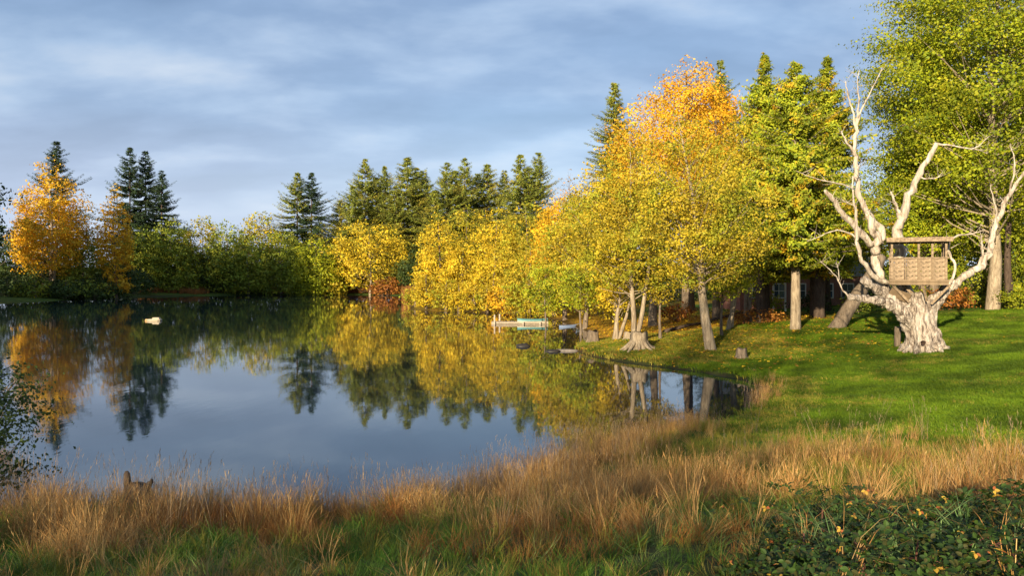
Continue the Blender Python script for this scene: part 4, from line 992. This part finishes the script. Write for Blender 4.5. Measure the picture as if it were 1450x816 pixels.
        b.F += [(0, m, 3 * m, 2 * m), (n, 2 * m + n, 3 * m + n, m + n)]
        return b
    wm_ = [waney(bw, rh / npk + .004, s).mesh('plank', M['plank']) for s in range(4)]
    for i in range(nb):
        for j in range(npk): link('plank', wm_[(i * 3 + j) % 4], t, loc((fronts[i] + fronts[i + 1]) / 2, yf + .05 + .006 * ((i + j) % 3), zf + .14 + rh * (j + .5) / npk), (random.uniform(-.05, .05), 0, 0))
    sm = [waney(Dp - .3, rh / npk + .004, s + 9).mesh('plank', M['plank']) for s in range(2)]
    for x in (x0 + .06, x1 - .06):
        for j in range(npk): link('plank', sm[j % 2], t, loc(x, yf + Dp / 2, zf + .14 + rh * (j + .5) / npk), (0, 0, math.pi / 2))
    rm = MB().box((0, 0, 0), (W + .1, .14, .05)).mesh('rail', M['plank'])
    link('rail', rm, t, loc(cx, yf + .04, zr + .035)); link('rail', rm, t, loc(cx, yf + Dp - .06, zr + .035)); link('rail', MB().box((0, 0, 0), (W + .1, .1, .09)).mesh('rail', M['plankd']), t, loc(cx, yf - .012, zf + .11))
    tm = MB().box((0, 0, 0), (W + .16, .1, .12)).mesh('roof_beam', M['plankd'])
    for yy in (.06, Dp - .06): link('roof_beam', tm, t, loc(cx, yf + yy, zt + .03))
    nr = 9
    rfm = MB().box((0, 0, 0), ((W + .34) / nr - .015, Dp + .5, .05)).mesh('roof_board', M['plank'])
    for i in range(nr): link('roof_board', rfm, t, loc(x0 - .17 + (W + .34) * (i + .5) / nr, yf + Dp / 2 - .05, zt + .155 + .012 * (i % 2)), (.05, 0, 0))
    link('fascia', MB().box((0, 0, 0), (W + .36, .03, .2)).mesh('fascia', M['plank']), t, loc(cx, yf - .345, zt + .10))
    for (u0, v0, u1, v1, y0, y1) in ((1262, 403, 1284, 428, .2, .5), (1334, 403, 1312, 430, .2, .5), (1276, 403, 1300, 426, 1.0, .7), (1300, 403, 1306, 426, .15, .4)):
        link('brace', MB().bar(loc(at(u0, DD), yf + y0, zat(v0, DD)), loc(at(u1, DD), yf + y1, zat(v1, DD)), .1, .06).mesh('brace', M['plank']), t)
    sh = MB()
    sh.box((0, 0, 0), (.9, .05, .5)); link('lean_board', sh.mesh('lean_board', M['plankd']), t, loc(at(1272, DD), yf + .5, zat(418, DD)), (.7, .35, .2))


build_dead_tree()
#@@SMALL
# ------------------------------------------------------------------ trunks, stumps, rocks
def log_thing(name, label, cat, u, vb, D, pts, rad, mat, part=None, group=None, sides=10, z=None):
    x = at(u, D); g = gz(x, D) if z is None else z
    root = empty(name, (x, D, g), label, cat, group)
    p_, r_ = curve_pts(pts, rad, 4); mb = MB(); mb.tube(p_, r_, sides, lump=.3, seed=u * .1)
    mb.obj(part or 'trunk', mat, root, True)
    return root


def stump(u, D, r, h, label, group=None, roots=9, flare=1.9, mat='barkp', z=None):
    x = at(u, D); g = gz(x, D) if z is None else z; root = empty('tree_stump', (x, D, g), label, 'stump', group)
    mb = MB(); n = 14; rnd = random.Random(u)
    ks = [(-.3, 1.5), (0, 1.25), (.25, 1.05), (.6, .95), (.9, .93), (1.0, .9)]
    for k, w in ks:
        for i in range(n):
            a = 6.283 * i / n; rr = r * w * (1 + .14 * math.sin(i * 2.3 + u) + .06 * math.sin(i * 5.1))
            top = .12 * h * math.sin(i * 1.7 + u) if k == 1.0 else 0
            mb.V.append((rr * math.cos(a), rr * math.sin(a), h * k + top))
    for j in range(len(ks) - 1):
        for i in range(n): mb.F.append((j * n + i, j * n + (i + 1) % n, (j + 1) * n + (i + 1) % n, (j + 1) * n + i))
    mb.F.append(tuple((len(ks) - 1) * n + i for i in range(n)))
    mb.obj('stump_body', M[mat], root, True)
    for i in range(roots):
        a = 6.283 * i / roots + rnd.uniform(-.2, .2); ln = r * flare * rnd.uniform(.75, 1.2); c, s = math.cos(a), math.sin(a)
        zz = gz(x + c * ln, D + s * ln) - g
        rb = MB(); p_, r_ = curve_pts([(c * r * .6, s * r * .6, h * .55), (c * ln * .65, s * ln * .65, h * .22), (c * ln, s * ln, max(zz, -.4)), (c * ln * 1.15, s * ln * 1.15, max(zz, -.4) - .2)], [r * .3, r * .2, r * .12, r * .05], 3)
        rb.tube(p_, r_, 6, lump=.2, seed=i); rb.obj('root', M[mat], root, True)
    return root


def build_small():
    # leaning trunk left of the dead tree
    log_thing('leaning_trunk', 'thick dark trunk leaning right in front of the house shrubs', 'trunk', 1180, 472, 46, [(0, 0, -.5), (.55, 0, .6), (1.3, .1, 1.7), (2.3, .2, 3.1), (3.0, .3, 4.3)], [.5, .42, .38, .35, .3], M['bark'])
    for i, (u, D, h, r, lab) in enumerate([(1076, 57, 8, .33, 'dark upright trunk before the white porch'), (1153, 58, 7, .34, 'dark upright trunk before the brick wall'),
                                          (1428, 54, 6, .28, 'short dark trunk at the right end of the lawn'), (1172, 62, 7, .22, 'thin dark trunk right of the brick wall')]):
        log_thing('bare_trunk', lab, 'trunk', u, 0, D, [(0, 0, -.5), (.05, 0, .6), (.0, .1, h * .5), (.15, .2, h)], [r * 1.4, r, r * .85, r * .6], M['barkd'], group='dark trunks by the house')
    log_thing('prop_log', 'short dark log standing beside the dead tree trunk', 'log', 1271, 0, 37.5, [(0, 0, -.2), (.0, 0, .5), (.02, 0, 1.0)], [.16, .15, .15], M['bark'])
    log_thing('forked_sapling', 'thin slanting pale stem right of the slanting tree', 'sapling', 1030, 0, 48.5, [(0, 0, -.2), (.15, 0, .6), (.45, .1, 1.6), (.6, .2, 3.2), (.7, .2, 5)], [.17, .13, .11, .1, .05], M['barkp'])
    for i, (u0, D0, dx, dy, lab) in enumerate([(1000, 58, 7.5, 9, 'long fallen pole lying up the leafy bank'), (940, 52, 4.5, 5, 'thin fallen branch on the bank by the stump')]):
        x = at(u0, D0); g = gz(x, D0); root = empty('fallen_branch', (x, D0, g), lab, 'branch')
        e = gz(x + dx, D0 + dy) - g
        mb = MB(); mb.tube([(0, 0, .12), (dx * .5, dy * .5, e * .5 + .25), (dx, dy, e + .15)], [.14, .12, .06], 7, lump=.2); mb.obj('branch', M['barkd'], root, True)
    stump(905, 43.6, .52, .95, 'pale root flared stump standing at the tip of the grassy point', roots=11, flare=2.0)
    stump(840, 50, .38, .75, 'grey pointed stump on the left end of the grassy point', roots=6, flare=1.5, mat='bark')
    stump(890, 49.2, .3, .5, 'small low stump behind the twin stemmed tree', roots=5, mat='barkp')
    stump(1050, 38.5, .27, .5, 'short grey cut stump alone on the lawn by the water', roots=4, flare=1.25, mat='bark')
    # rocks in the water
    def rock(x, y, r, sq, label, mat, seed, name='rock', cat='rock'):
        mb = MB(); n, m = 12, 7; rr = random.Random(seed)
        for j in range(m):
            ph = math.pi * j / (m - 1)
            for i in range(n):
                th = 6.283 * i / n; v = Vector((math.sin(ph) * math.cos(th), math.sin(ph) * math.sin(th), math.cos(ph)))
                k = r * (1 + .3 * mnoise.noise(v * 1.4 + Vector((seed, 0, 0))) + .12 * mnoise.noise(v * 4 + Vector((seed, 0, 0))))
                mb.V.append((v.x * k * sq[0], v.y * k * sq[1], v.z * k * sq[2]))
        for j in range(m - 1):
            for i in range(n): mb.F.append((j * n + i, (j + 1) * n + i, (j + 1) * n + (i + 1) % n, j * n + (i + 1) % n))
        o = mb.obj(name, mat, None, True, (x, y, max(gz(x, y), -.02) + .02)); tag(o, label, cat)
        return o
    dk = plain('wet dark stone', (.03, .025, .02), .5, var=.4, scale=5); gy = plain('grey stone', (.20, .17, .14), .8, var=.4, scale=5)
    rock(at(741, 50), 50, .40, (1.3, .8, .5), 'dark rounded stone breaking the water off the point', dk, 3)
    rock(at(783, 46.6), 46.6, .35, (1.4, .8, .4), 'dark wet stone nearest the tip of the grassy point', dk, 5)
    rock(at(800, 46.9), 46.9, .4, (2.2, .6, .3), 'long flat grey log end lying in the shallows by the point', gy, 8, 'driftwood', 'driftwood')
    # broken stump in the foreground
    x, y = at(192, 13.9), 13.9; g = gz(x, y); root = empty('broken_stump', (x, y, g), 'dark broken stump with two upright prongs in the near grass by the water', 'stump')
    b = MB(); b.tube([(0, 0, -.3), (0, 0, .15), (.02, 0, .42)], [.3, .25, .2], 10, lump=.3); b.obj('stump_body', M['barkd'], root, True)
    for dx, h, r in ((-.15, .66, .07), (.02, .45, .06), (.25, .52, .045)):
        b = MB(); b.tube([(dx * .6, 0, .2), (dx, 0, .45), (dx * 1.1, .02, h - .05), (dx * 1.12, .02, h)], [r * 1.2, r, r * .8, r * .4], 7, lump=.3, seed=dx * 9); b.obj('prong', M['barkd'], root, True)
    # raft with cream top, out on the pond
    cream = plain('cream paint', (.42, .35, .24), .7); tan = plain('tan wood', (.5, .3, .12), .6)
    x, y = at(219, 79), 79; root = empty('raft', (x, y, 0), 'small cream float sitting alone on the dark water at left', 'float')
    b = MB(); n = 12
    for zz, k in ((-.15, .75), (.06, 1.0), (.15, .96), (.2, .8)):
        for i in range(n): a = 6.283 * i / n; b.V.append((math.copysign(abs(math.cos(a)) ** .6, math.cos(a)) * .72 * k, math.copysign(abs(math.sin(a)) ** .6, math.sin(a)) * .42 * k, zz))
    for j in range(3):
        for i in range(n): b.F.append((j * n + i, j * n + (i + 1) % n, (j + 1) * n + (i + 1) % n, (j + 1) * n + i))
    b.F.append(tuple(3 * n + i for i in range(n))); b.obj('hull', cream, root, False)
    MB().box((.18, 0, .27), (.75, .45, .15), taper=.8).obj('cabin', cream, root)
    MB().box((-.78, 0, .1), (.32, .34, .16), taper=.7).obj('bow', tan, root)
    # jetty, canoes
    wood = plain('pale jetty wood', (.38, .31, .22), .8, var=.3)
    yj = 74.0; xa, xb = at(696, yj), at(776, yj); root = empty('jetty', ((xa + xb) / 2, yj, 0), 'low pale wooden jetty with two short white posts at its outer end', 'jetty')
    L_ = xb - xa; nb = 15; pm = MB().box((0, 0, 0), (L_ / nb - .02, 1.2, .05)).mesh('deck_plank', wood)
    for i in range(nb): link('deck_plank', pm, root, (-L_ / 2 + L_ * (i + .5) / nb, 0, .2 + .012 * (i % 3)))
    link('beam', MB().box((0, 0, 0), (L_, .08, .14)).mesh('beam', wood), root, (0, -.5, .1)); link('beam', MB().box((0, 0, 0), (L_, .08, .14)).mesh('beam', wood), root, (0, .5, .1))
    wp = plain('white post', (.42, .35, .27), .7); p1 = MB().box((0, 0, 0), (.13, .13, 1.1)).mesh('post', wp)
    for dx, dy in ((.3, -.68), (.75, .68), (3.0, -.68), (4.6, -.68)): link('post', p1, root, (-L_ / 2 + dx, dy, .35 if dx < 1 else -.3))

    def canoe(x, y, z, ln, rz, col, label, flip=True):
        root = empty('canoe', (x, y, z), label, 'canoe', rz=rz)
        b = MB(); n = 14; m = 7
        for i in range(n + 1):
            t = -1 + 2 * i / n; w = .42 * (1 - abs(t) ** 2.4) + .01; hgt = .27 * (1 + .25 * abs(t) ** 3)
            for j in range(m + 1):
                a = math.pi * j / m; zz = math.sin(a) ** .7 * hgt
                b.V.append((t * ln / 2, -math.cos(a) * w, zz if flip else hgt - zz))
        for i in range(n):
            for j in range(m): b.F.append((i * (m + 1) + j, (i + 1) * (m + 1) + j, (i + 1) * (m + 1) + j + 1, i * (m + 1) + j + 1))
        me = b.mesh('hull', col, True); link('hull', me, root)
        rim = plain('gunwale ' + label[:4], (.7, .62, .45), .6)
        for s in (-1, 1):
            pts = [((-1 + 2 * i / n) * ln / 2, s * (.42 * (1 - abs(-1 + 2 * i / n) ** 2.4) + .02), .02 if flip else .36) for i in range(n + 1)]
            rb = MB(); rb.tube(pts, .03, 5); rb.obj('gunwale', rim, root)
    canoe(at(754, 74), 73.7, .235, 2.9, .06, plain('teal hull', (.10, .24, .23), .5), 'upturned teal canoe lying on the jetty')
    xx = at(807, 70); canoe(xx, 70, gz(xx, 70) + .05, 3.4, .9, plain('blue grey hull', (.28, .36, .52), .35), 'blue grey canoe drawn up on the bank right of the jetty')


build_small()


# ------------------------------------------------------------------ house among the trees
def build_house():
    D = 68.0; x0, x1 = at(1048, D), at(1248, D); cx = (x0 + x1) / 2; W = x1 - x0; g = gz(cx, D) ; dp = 8.0
    root = empty('house', (cx, D, g), 'two storey grey and brick house half hidden behind the cedars', 'house')
    brick, nt, p = new_mat('brick wall'); tc = N(nt, 'ShaderNodeTexCoord'); mp = N(nt, 'ShaderNodeMapping'); mp.inputs['Rotation'].default_value = (math.pi / 2, 0, 0)
    nt.links.new(tc.outputs['Object'], mp.inputs[0]); bt = N(nt, 'ShaderNodeTexBrick', i_Scale=4.0); bt.inputs['Color1'].default_value = (.32, .10, .06, 1); bt.inputs['Color2'].default_value = (.22, .07, .05, 1); bt.inputs['Mortar'].default_value = (.4, .36, .3, 1)
    nt.links.new(mp.outputs[0], bt.inputs[0]); nt.links.new(bt.outputs[0], p.inputs['Base Color']); p.inputs['Roughness'].default_value = .9
    sid = plain('grey siding', (.38, .42, .48), .8, var=.1); wht = plain('white trim', (.75, .73, .68), .6, var=.05)
    rof = plain('slate roof', (.10, .11, .13), .7, var=.25, scale=3); gls = plain('window glass', (.05, .08, .12), .08, spec=.8, var=.2)
    h1, h2, hr = 2.7, 5.5, 10.4
    MB().box((0, dp / 2, h1 / 2 - .5), (W, dp, h1 + 1)).obj('brick_storey', brick, root)
    MB().box((0, dp / 2, (h1 + h2) / 2), (W + .1, dp + .1, h2 - h1)).obj('upper_storey', sid, root)
    for j in range(16):
        MB().box((0, -.065, h1 + .09 + j * .172), (W + .12, .03, .15)).obj('siding_board', sid, root) if j % 1 == 0 else None
    b = MB(); e = .6
    V = [(-W / 2 - e, -e, h2), (W / 2 + e, -e, h2), (W / 2 + e, dp + e, h2), (-W / 2 - e, dp + e, h2), (-W / 2 - e, dp / 2, hr), (W / 2 + e, dp / 2, hr)]
    b.V = V; b.F = [(0, 1, 5, 4), (2, 3, 4, 5), (1, 2, 5), (3, 0, 4), (3, 2, 1, 0)]; rf = b.obj('roof', rof, root)
    sl_ = math.atan2(hr - h2, dp / 2 + e)
    for xx in (W / 2 - 1.6, W / 2 - 3.4, 0): link('skylight', MB().box((0, 0, 0), (1.1, 1.6, .12)).mesh('skylight', gls), rf, (xx, (dp / 2) * .55, h2 + (hr - h2) * .62 + .04), (sl_, 0, 0))
    MB().box((-1.5, dp / 2 + .6, hr - .2), (.9, .7, 1.8)).obj('chimney', brick, rf)
    fm = MB(); fm.box((0, 0, .62), (1.15, .08, .1)).box((0, 0, -.62), (1.15, .08, .1)).box((-.53, 0, 0), (.09, .08, 1.16)).box((.53, 0, 0), (.09, .08, 1.16)).box((0, .006, 0), (.05, .06, 1.16)).box((0, .01, 0), (.98, .05, .05))
    fme = fm.mesh('window', wht); pme = MB().box((0, 0, 0), (.99, .02, 1.16)).mesh('pane', gls)
    for zz in (h1 + 1.45, 1.45):
        for xx in (-4.6, -2.8, -1.0, 1.4, 3.2, 5.0):
            if abs(xx) > W / 2 - .8: continue
            w = link('window', fme, root, (xx, -.12 if zz > 2 else -.045, zz)); link('pane', pme, w, (0, .03, 0))
    # porch with white rails at the left end
    MB().box((-W / 2 + 1.6, -1.3, 2.55), (3.6, 2.5, .15)).obj('porch_deck', wht, root)
    for i in range(4): MB().box((-W / 2 + .1 + i * 1.0, -2.45, 1.1), (.12, .12, 2.75)).obj('porch_post', wht, root)
    MB().box((-W / 2 + 1.6, -2.47, 3.5), (3.6, .08, .08)).obj('porch_rail', wht, root)
    bal = MB().box((0, 0, 0), (.05, .05, .8)).mesh('baluster', wht)
    for i in range(18): link('baluster', bal, root, (-W / 2 - .1 + i * .2, -2.47, 3.06))


build_house()


# ------------------------------------------------------------------ bramble thicket, near right
def build_bramble():
    r = np.random.default_rng(77)
    bl = foliage('bramble leaf', [(.015, .04, .008), (.035, .08, .012), (.08, .14, .022), (.025, .055, .01), (.06, .05, .015), (.10, .13, .02)], trans=.18, patch=3.5, var=.5)
    ya = foliage('bramble leaf turned', [(.55, .30, .03), (.62, .42, .06), (.40, .10, .04)], trans=.3)
    def leaf_mesh(mat, s):
        V = []; Fc = []
        for k, (a, sc_) in enumerate(((0, 1.0), (1.35, .85), (-1.35, .85))):
            c, sn = math.cos(a), math.sin(a); b = len(V)
            prof = [(0.02, 0), (.2, .26), (.5, .34), (.8, .2), (1.02, 0)]
            for (l, w) in prof: V.append((l, 0, -.10 * l * l))
            for (l, w) in prof[1:4]: V.append((l, w, .07 - .12 * l * l))
            for (l, w) in prof[1:4]: V.append((l, -w, .07 - .12 * l * l))
            for i in range(b, len(V)):
                x, y, z = V[i]; x = x * sc_ + .08; y *= sc_; V[i] = ((x * c - y * sn) * s, (x * sn + y * c) * s, z * s)
            Fc += [(b, b + 1, b + 5), (b + 1, b + 2, b + 6, b + 5), (b + 2, b + 3, b + 7, b + 6), (b + 3, b + 4, b + 7),
                   (b, b + 8, b + 1), (b + 1, b + 8, b + 9, b + 2), (b + 2, b + 9, b + 10, b + 3), (b + 3, b + 10, b + 4)]
        me = bpy.data.meshes.new('leaf'); me.from_pydata(V, [], Fc); me.materials.append(mat); me.update(); return me
    lm = [leaf_mesh(bl, .044), leaf_mesh(bl, .036), leaf_mesh(ya, .036)]
    cx, cy = 4.1, 5.9
    root = empty('bramble_bush', (cx, cy, gz(cx, cy)), 'dark green bramble thicket with a few yellow leaves at the near right corner', 'bush')
    g0 = root.location.copy()
    n = 17000
    x = r.uniform(1.2, 8.2, n); y = r.uniform(4.0, 8.0, n)
    u = 725 + x / y * F
    edge = np.clip((u - 1045 - 40 * vnoise(x, y, 2.2, 1)) / 130, 0, 1)
    top = np.maximum(.40 + .24 * vnoise(x, y, 1.6, 2) + .2 * vnoise(x, y, 4.1, 5), .05) * np.sqrt(edge) * np.clip((7.9 - y) / 1.2, 0, 1) ** .5
    k = (edge > 0) & (top > .03) & (u < 1560); x, y, top = x[k], y[k], top[k]; n = len(x)
    z = ground(x, y) + top * (1 - .65 * r.random(n) ** 2.2)
    arch = []
    for i in range(46):
        xa = r.uniform(2.0, 7.4); ya_ = r.uniform(4.6, 7.0)
        if not 1100 < 725 + xa / ya_ * F < 1500: continue
        a = r.random() * 6.28; ln = r.uniform(.4, .95); hh = r.uniform(.12, .34); g1 = gz(xa, ya_)
        for q_ in np.linspace(.15, 1, 16): arch.append((xa + math.cos(a) * ln * q_, ya_ + math.sin(a) * ln * q_, g1 + .28 + hh * math.sin(q_ * 2.3) * .75))
    arch = np.array(arch) + r.normal(size=(len(arch), 3)) * .025
    x = np.concatenate([x, arch[:, 0]]); y = np.concatenate([y, arch[:, 1]]); z = np.concatenate([z, arch[:, 2]]); top = np.concatenate([top, np.full(len(arch), .3)]); n = len(x)
    order = np.argsort(y + (ground(x, y) + top - z) * 6 + r.random(n) * .8)
    T = np.where(r.random(n) < .04 + .3 * ((vnoise(x, y, 3, 7) > .45) & (y > 6.3)), 2, r.integers(0, 2, n))
    first = order[:300]; big = 1; rest = order[300:]
    for i in first:
        link('leaf', lm[T[i]], root, (x[i] - g0.x, y[i] - g0.y, z[i] - g0.z), (r.normal() * .5 - .25, r.normal() * .45, r.random() * 6.28)).scale = (r.uniform(.6, 1.45) if T[i] < 2 else r.uniform(.5, .85),) * 3
    o = scatter('leaves', None, None, lm, x[rest] - g0.x, y[rest] - g0.y, r.uniform(.5, 1.45, len(rest)), T[rest], .5, 12, z=z[rest] - g0.z, prefix='leaf')
    o.parent = root
    bld = grass_mat('bramble grass blade', [(.10, .20, .06), (.16, .27, .09), (.20, .30, .12)])
    gt = [tuft_mesh('grass_tuft', bld, 14, .25, .45, .06, .007, 1.4, 31), tuft_mesh('grass_tuft', G['dry'], 9, .25, .5, .06, .005, 1.0, 32)]
    m_ = 70; xx = r.uniform(1.9, 6.5, m_); yy = r.uniform(4.3, 6.8, m_); kk = (725 + xx / yy * F > 1060); xx, yy = xx[kk], yy[kk]
    scatter('grass_growing_through_brambles', 'thin green and tan grass tufts poking out of the bramble thicket', 'grass', gt, xx, yy, r.uniform(.7, 1.2, len(xx)), r.integers(0, 2, len(xx)), .25, 14, z=ground(xx, yy) + .3)
    cm = plain('bramble cane', (.12, .05, .03), .7)
    mb = MB()
    for i in range(40):
        xa, ya_ = r.uniform(2.0, 7), r.uniform(4.4, 7.4)
        if 725 + xa / ya_ * F < 1130 or ya_ > 6.6: continue
        a = r.random() * 6.28; ln = r.uniform(.5, 1.1); g1 = gz(xa, ya_)
        mb.tube([(xa - g0.x, ya_ - g0.y, g1 - g0.z), (xa + math.cos(a) * ln * .4 - g0.x, ya_ + math.sin(a) * ln * .4 - g0.y, g1 + .38 - g0.z), (xa + math.cos(a) * ln - g0.x, ya_ + math.sin(a) * ln - g0.y, g1 + .12 - g0.z)], [.008, .006, .003], 4, cap=False)
    c = mb.obj('canes', cm, root); c['kind'] = 'stuff'


build_bramble()
tot = sum(len(o.data.polygons) for o in C.objects if o.type == 'MESH')
print('POLYS (unshared count)', sum(len(m.polygons) for m in bpy.data.meshes), 'objects', len(C.objects))
